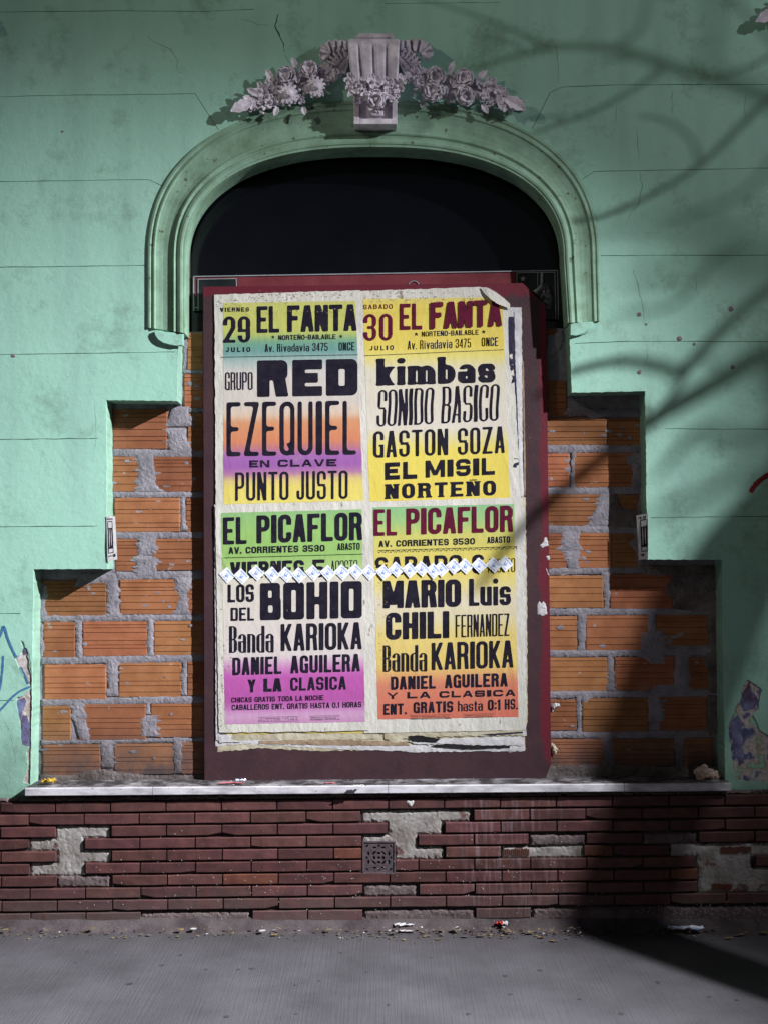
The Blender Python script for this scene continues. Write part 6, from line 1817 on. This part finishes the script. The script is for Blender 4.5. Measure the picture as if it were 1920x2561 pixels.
for (kd, x, y, r, d) in [('blossom', 756, 172, 13, .11), ('blossom', 762, 190, 15, .12), ('blossom', 780, 184, 12, .13), ('blossom', 807, 176, 15, .135), ('rose', 812, 214, 21, .125), ('blossom', 836, 180, 13, .13), ('blossom', 857, 186, 16, .12), ('blossom', 866, 172, 12, .10), ('blossom', 790, 205, 12, .12), ('blossom', 834, 204, 12, .12), ('blossom', 852, 204, 10, .11), ('blossom', 812, 240, 9, .10)]:
    flower_part(kd, x, y, r, d, key_o, rnd, kd)
bm = bmesh.new()
for i in range(26):
    c = P(rnd.uniform(756, 866), rnd.gauss(192, 10), -rnd.uniform(.095, .12)); leaf(bm, c, rnd.uniform(3.4, 6.0), U(18), U(9), rnd, .4)
moulded(bm_obj("leaves", bm, M['ornament'], key_o), .003)
bm = bmesh.new()
for i in range(30):
    c = P(rnd.uniform(758, 864), rnd.gauss(198, 12), -rnd.uniform(.10, .135)); ball(bm, c, U(rnd.uniform(2, 3.6)), 0)
bm_obj("berries", bm, M['ornament'], key_o)["kind"] = "stuff"

# the neighbouring openings' garlands just reach the frame
nb = copy_tree(gl_l); nb.location = gl_l.location + Vector((U(1120), 0, U(192)))
tag(nb, "tip of the neighbouring stucco garland hanging in the upper right corner", "ornament", "stucco flower garlands over the arch")
nb2 = copy_tree(gl_r); nb2.location = gl_r.location + Vector((-U(1138), 0, U(185)))
tag(nb2, "stucco garland of the next opening beyond the upper left corner", "ornament", "stucco flower garlands over the arch")

# ------------------------------------------------------------------ litter and small things
def lump(name, px, py, y, r, mt, label, cat, seed, sc=(1, .8, .85)):
    bm = bmesh.new(); g = bmesh.ops.create_icosphere(bm, subdivisions=3, radius=1)
    base = P(px, py, y)
    for v in bm.verts:
        n = 1 + .45 * noise.noise(v.co * 1.9 + Vector((seed, 0, 0))) + .15 * noise.noise(v.co * 5 + Vector((seed, 3, 0)))
        v.co = Vector((v.co.x * r * sc[0] * n, v.co.y * r * sc[1] * n, max(-.6, v.co.z) * r * sc[2] * n + r * sc[2] * .55)) + base
    o = bm_obj(name, bm, M[mt]); tag(o, label, cat); return o
lump("rubble_lump", 1520, 1680, .03, .044, 'concrete_lump', "pale pink lump of rubble on the right end of the sill", "rubble", 1)
lump("rubble_lump", 1541, 1680, .04, .028, 'concrete_lump', "smaller pale rubble chip beside the bigger lump, nearest the right jamb", "rubble", 2)
def ground_px(px, py, z=0.0):
    d = (CAM_H - z) * F / (py - HY); return Vector(((px - CX) * d / F, d - CAM_D, z))
def litter(name, label, cat, c, L, W, ang, mt, seed, h=.01, mt2=None):
    rnd = random.Random(seed); n, m_ = 10, 5
    vv, ff = [], []
    for i in range(n + 1):
        for j in range(m_ + 1):
            a = (i / n - .5) * L * (1 + .12 * rnd.uniform(-1, 1) * (i in (0, n))); b = (j / m_ - .5) * W * (1 + .25 * noise.noise(Vector((i * .7, seed, 0))))
            zz = h * (.5 + .6 * noise.noise(Vector((i * .45 + seed, j * .9, 0)))) + .0015
            vv.append((c.x + a * math.cos(ang) - b * math.sin(ang), c.y + a * math.sin(ang) + b * math.cos(ang), c.z + max(.0012, zz)))
    for i in range(n):
        for j in range(m_):
            a = i * (m_ + 1) + j; ff.append((a, a + m_ + 1, a + m_ + 2, a + 1))
    o = mesh_obj(name, vv, ff, [M[mt]] + ([M[mt2]] if mt2 else []))
    if mt2:
        for p_ in o.data.polygons:
            if p_.index % (n * m_) > n * m_ * .55: p_.material_index = 1
    tag(o, label, cat); return o
litter("flat_packet", "flattened blue and white packet on the pavement at the foot of the plinth", "litter", ground_px(1480, 2008, .018), .16, .04, -.08, 'blue_wrap', 1, .02)
litter("wrapper", "red and white paper wrapper lying on the pavement below the vent", "litter", ground_px(1083, 2001, .022), .055, .03, -.3, 'red_wrap', 2, .03, 'paper_white')
litter("paper_scrap", "crumpled grey white paper on the pavement by the plinth, left of the red wrapper", "litter", ground_px(872, 2001, .018), .09, .03, .15, 'paper_white', 3, .018)
litter("paper_scrap", "small flat pale scrap on the pavement below the crumpled grey paper", "litter", ground_px(876, 2012, .006), .06, .02, 0, 'paper_white', 4, .006)
litter("paper_scrap", "thin pale scrap on the pavement left of the blue packet", "litter", ground_px(1282, 2004), .045, .02, .3, 'paper_white', 5, .006)
def sill_px(px, py): 
    zt_ = P(px, sill_top(px), -.07).z; d = (CAM_H - zt_) * F / (py - HY); return Vector(((px - CX) * d / F, d - CAM_D, zt_ + .001))
litter("paper_scrap", "crushed pinkish red paper on the sill at the foot of the board", "litter", sill_px(500, 1694), .11, .03, .05, 'pink_wrap', 6, .012)
litter("paper_scrap", "small blue and white scrap on top of the pink paper on the sill", "litter", sill_px(521, 1693) + Vector((0, 0, .008)), .05, .03, .4, 'blue_wrap', 7, .018)
litter("paper_scrap", "white scrap overhanging the sill edge right of the centre joint", "litter", sill_px(775, 1699), .05, .02, .1, 'paper_white', 8, .008)
litter("paper_scrap", "pale pink scrap on the sill near the middle of the board", "litter", sill_px(712, 1693), .05, .02, -.1, 'pink_wrap', 9, .006)
litter("gold_wrapper", "crumpled gold wrapper on the left end of the sill", "litter", sill_px(106, 1695), .065, .035, .1, 'yellow_wrap', 10, .035)
o = scrap("ragged white paper stuck to the top brick course under the sill", [(877, 1732), (880, 1729), (886, 1731), (893, 1728), (894, 1733), (888, 1742), (883, 1740)], PY - .0035, .003, 'paper_white', 41)

# leaf litter and grit along the foot of the wall
rnd = random.Random(21); gv, gf = [], []
for i in range(520):
    x = rnd.uniform(-1.95, 1.95); d = -.10 - abs(rnd.gauss(0, .05))
    if rnd.random() < .35: x = rnd.choice([-1.75, .02, .3, .55, .9, 1.2]) + rnd.gauss(0, .12)
    r = rnd.uniform(.002, .007) if rnd.random() < .9 else rnd.uniform(.008, .016)
    s0 = len(gv); a0 = rnd.uniform(0, 6)
    for k in range(5):
        a = a0 + 2 * math.pi * k / 5
        gv.append((x + r * math.cos(a) * 1.4, d + r * math.sin(a), max(.0015, .003 + .006 * rnd.random() + (.045 * max(0, (d + .16) / .13)))))
    gf.append(tuple(range(s0, s0 + 5)))
o = mesh_obj("leaf_litter", gv, gf, [M['leaf'], M['paper_white'], M['plinth_grey']]); o["kind"] = "stuff"
for p_ in o.data.polygons: p_.material_index = rnd.choice([0, 0, 0, 2, 2, 2, 2, 2, 0, 0, 0, 1])
rnd = random.Random(22); gv, gf = [], []
for i in range(160):
    x = rnd.uniform(-1.6, 1.65); yv = rnd.uniform(-.05, .085); zt_ = P(CX + x / ((CAM_D - .07) / F), sill_top(CX + x / ((CAM_D - .07) / F)), -.07).z
    r = rnd.uniform(.0015, .005); s0 = len(gv)
    for k in range(4):
        a = 2 * math.pi * k / 4 + i; gv.append((x + r * math.cos(a), yv + r * math.sin(a), zt_ + .002 + .003 * rnd.random()))
    gf.append(tuple(range(s0, s0 + 4)))
o = mesh_obj("sill_grit", gv, gf, [M['leaf'], M['paper_white'], M['plinth_grey']]); o["kind"] = "stuff"
for p_ in o.data.polygons: p_.material_index = rnd.choice([0, 0, 2, 2, 1])

gv, gf = [], []
rnd = random.Random(31)
GUM = [(895, 2038), (1090, 2108), (838, 2170), (505, 2250), (490, 2196), (60, 2240), (445, 2094), (515, 2094), (792, 2100), (638, 2128), (690, 2118), (736, 2058), (390, 2063), (350, 2085), (1420, 2122), (1530, 2153), (1590, 2160), (930, 2068), (1165, 2096), (1250, 2158),
       (190, 2055), (545, 2092), (1100, 2148), (280, 2125), (640, 2190), (1340, 2190), (1010, 2190)]
for (px, py) in GUM:
    c = ground_px(px, py); r = rnd.uniform(.006, .014); s0 = len(gv)
    for k in range(9):
        a = 2 * math.pi * k / 9; q = rnd.uniform(.8, 1.15); gv.append((c.x + r * q * math.cos(a), c.y + r * q * math.sin(a), .0012))
    gf.append(tuple(range(s0, s0 + 9)))
M['gum'] = mat("trodden_gum", (0.035, 0.032, 0.036), (0.07, 0.065, 0.07), scale=60, rough=0.8, bump=0.3)
o = mesh_obj("chewing_gum_spots", gv, gf, M['gum']); o["kind"] = "stuff"

# ------------------------------------------------------------------ street lamps (out of frame, they light the wall)
lens = bpy.data.materials.new("lamp_lens"); nt, b_ = nodes_of(lens)
b_.inputs['Emission Color'].default_value = (.95, .97, 1, 1); b_.inputs['Emission Strength'].default_value = 6; b_.inputs['Base Color'].default_value = (.8, .8, .8, 1)
def street_lamp(L_, label, side):
    e = empty("street_lamp", (L_.x + .5 * side, -3.5, 0)); tag(e, label, "street lamp", "street lamps along the kerb")
    bx = L_.x + .5 * side
    bm = bmesh.new(); add_tube(bm, [(bx, -3.5, 0), (bx, -3.5, .5), (bx, -3.5, 5.6)], [.09, .08, .05], 14); bm_obj("pole", bm, M['steel'], e)
    bm = bmesh.new(); add_tube(bm, [(bx, -3.5, 5.55), (bx - .08 * side, -3.45, 5.75), (L_.x + .1 * side, L_.y - .1, L_.z + .28)], [.04, .035, .03], 10); bm_obj("arm", bm, M['steel'], e)
    bm = bmesh.new(); g = bmesh.ops.create_icosphere(bm, subdivisions=3, radius=1)
    for v in bm.verts: v.co = Vector((v.co.x * .22, v.co.y * .15, max(0, v.co.z) * .10)) + L_ + Vector((0, 0, .13))
    bm_obj("lamp_head", bm, M['steel'], e)
    bm = bmesh.new(); g = bmesh.ops.create_icosphere(bm, subdivisions=2, radius=1)
    for v in bm.verts: v.co = Vector((v.co.x * .12, v.co.y * .09, v.co.z * .012)) + L_ + Vector((0, 0, .105))
    bm_obj("lamp_lens", bm, lens, e)
street_lamp(LAMP, "cool white street lamp standing at the kerb to the right", 1)
street_lamp(LAMP2, "dimmer warm street lamp standing at the kerb to the left", -1)

# ------------------------------------------------------------------ bare street tree between the right lamp and the wall
tree = empty("bare_street_tree", (2.586, -2.21, 0))
tag(tree, "leaning bare street tree on the pavement to the right, its branches shadowing the wall", "tree")
def sh(px, py, s): return LAMP + (P(px, py, 0) - LAMP) * s
Cc = Vector((3.425, -1.588, 3.62)); B0 = Vector((2.53, -2.19, 0.0))
bm = bmesh.new()
trunk = [B0 + Vector((0, 0, -.05)), B0.lerp(Cc, .1), B0.lerp(Cc, .3), B0.lerp(Cc, .55), B0.lerp(Cc, .75), B0.lerp(Cc, .9), Cc]
top = [sh(1775, 1000, .49), sh(1800, 860, .48), sh(1830, 700, .47)]
add_tube(bm, trunk + top, [.15, .12, .105, .099, .095, .094, .092, .084, .075, .065], 14)
bm_obj("trunk", bm, M['bark'], tree)
BR_ = [ # points (px, py), s, shadow half width px at start and end
 ([(1800, 860), (1740, 800), (1658, 762), (1572, 812), (1472, 868), (1396, 915), (1330, 968), (1280, 1010), (1190, 1090), (1130, 1165), (1095, 1225)], .50, .62, 26, 7),
 ([(1658, 762), (1700, 900), (1600, 950), (1520, 925), (1455, 985), (1420, 1030)], .45, .5, 17, 6),
 ([(1740, 800), (1720, 640), (1658, 628), (1572, 700), (1500, 775), (1472, 806), (1435, 793), (1355, 779), (1300, 785), (1232, 802)], .52, .66, 15, 8),
 ([(1472, 806), (1455, 850), (1400, 905)], .6, .6, 9, 5),
 ([(1830, 700), (1760, 600), (1658, 572), (1600, 533), (1500, 495), (1420, 480), (1285, 486)], .33, .40, 13, 8),
 ([(1760, 600), (1658, 553), (1572, 570), (1472, 590), (1372, 594)], .36, .40, 12, 8),
 ([(1830, 700), (1850, 520), (1830, 360), (1658, 215), (1520, 168), (1430, 138), (1330, 107), (1220, 100), (1130, 116), (1050, 140), (960, 166), (900, 185)], .52, .72, 15, 3.5),
 ([(1330, 107), (1380, 62), (1396, 0), (1400, -90)], .60, .62, 6, 3.5),
 ([(1430, 138), (1400, 172), (1290, 236), (1220, 262), (1150, 286)], .62, .74, 6.5, 3.5),
 ([(1850, 400), (1740, 160), (1658, 212), (1600, 270), (1510, 356), (1400, 424), (1290, 468), (1230, 480)], .60, .70, 9, 4.5),
 ([(1830, 360), (1740, 250), (1540, 150), (1545, 60), (1538, -60)], .45, .45, 12, 8),
 ([(1520, 168), (1600, 150), (1662, 120), (1730, 60)], .62, .66, 5, 4),
 ([(1220, 100), (1150, 85), (1060, 45), (960, 12), (880, -10)], .7, .78, 4, 2.5),
 ([(1060, 45), (1090, 60), (1200, 105)], .74, .74, 3, 3),
 ([(1300, 130), (1400, 128), (1480, 160)], .66, .66, 3.5, 3),
 ([(1572, 812), (1540, 780), (1500, 765)], .6, .6, 5, 3), ([(1396, 915), (1380, 880), (1340, 860), (1300, 856)], .64, .66, 5, 3), ([(1280, 1010), (1290, 1060), (1270, 1110)], .62, .64, 4, 3),
 ([(1510, 356), (1490, 300), (1440, 262), (1380, 250)], .68, .72, 4, 2.5), ([(1220, 262), (1190, 250), (1130, 258)], .75, .77, 3, 2), ([(1130, 116), (1100, 90), (1040, 82)], .74, .77, 3, 2),
 ([(1740, 160), (1660, 80), (1600, 20), (1560, -40)], .6, .62, 6, 4), ([(1600, 533), (1540, 560), (1480, 640), (1420, 668), (1340, 672)], .5, .55, 7, 4),
 ([(1690, 330), (1600, 420), (1520, 452), (1440, 470)], .5, .52, 7, 4), ([(1775, 1000), (1700, 1010), (1600, 1015), (1540, 1060), (1470, 1085), (1400, 1110)], .42, .42, 14, 9)]
for i, (pts_, s0_, s1_, r0, r1) in enumerate(BR_):
    line = smooth_line(pts_, 5); n = len(line)
    bm = bmesh.new()
    P3, rr = [], []
    for j, p_ in enumerate(line):
        t = j / (n - 1); s__ = s0_ + (s1_ - s0_) * t
        P3.append(sh(p_.x, p_.y, s__)); rr.append(max(.002, (r0 + (r1 - r0) * t) / 466 * s__ * (1 + .12 * noise.noise(Vector((j * .4, i, 0))))))
    add_tube(bm, P3, rr, 8)
    bm_obj("branch", bm, M['bark'], tree)
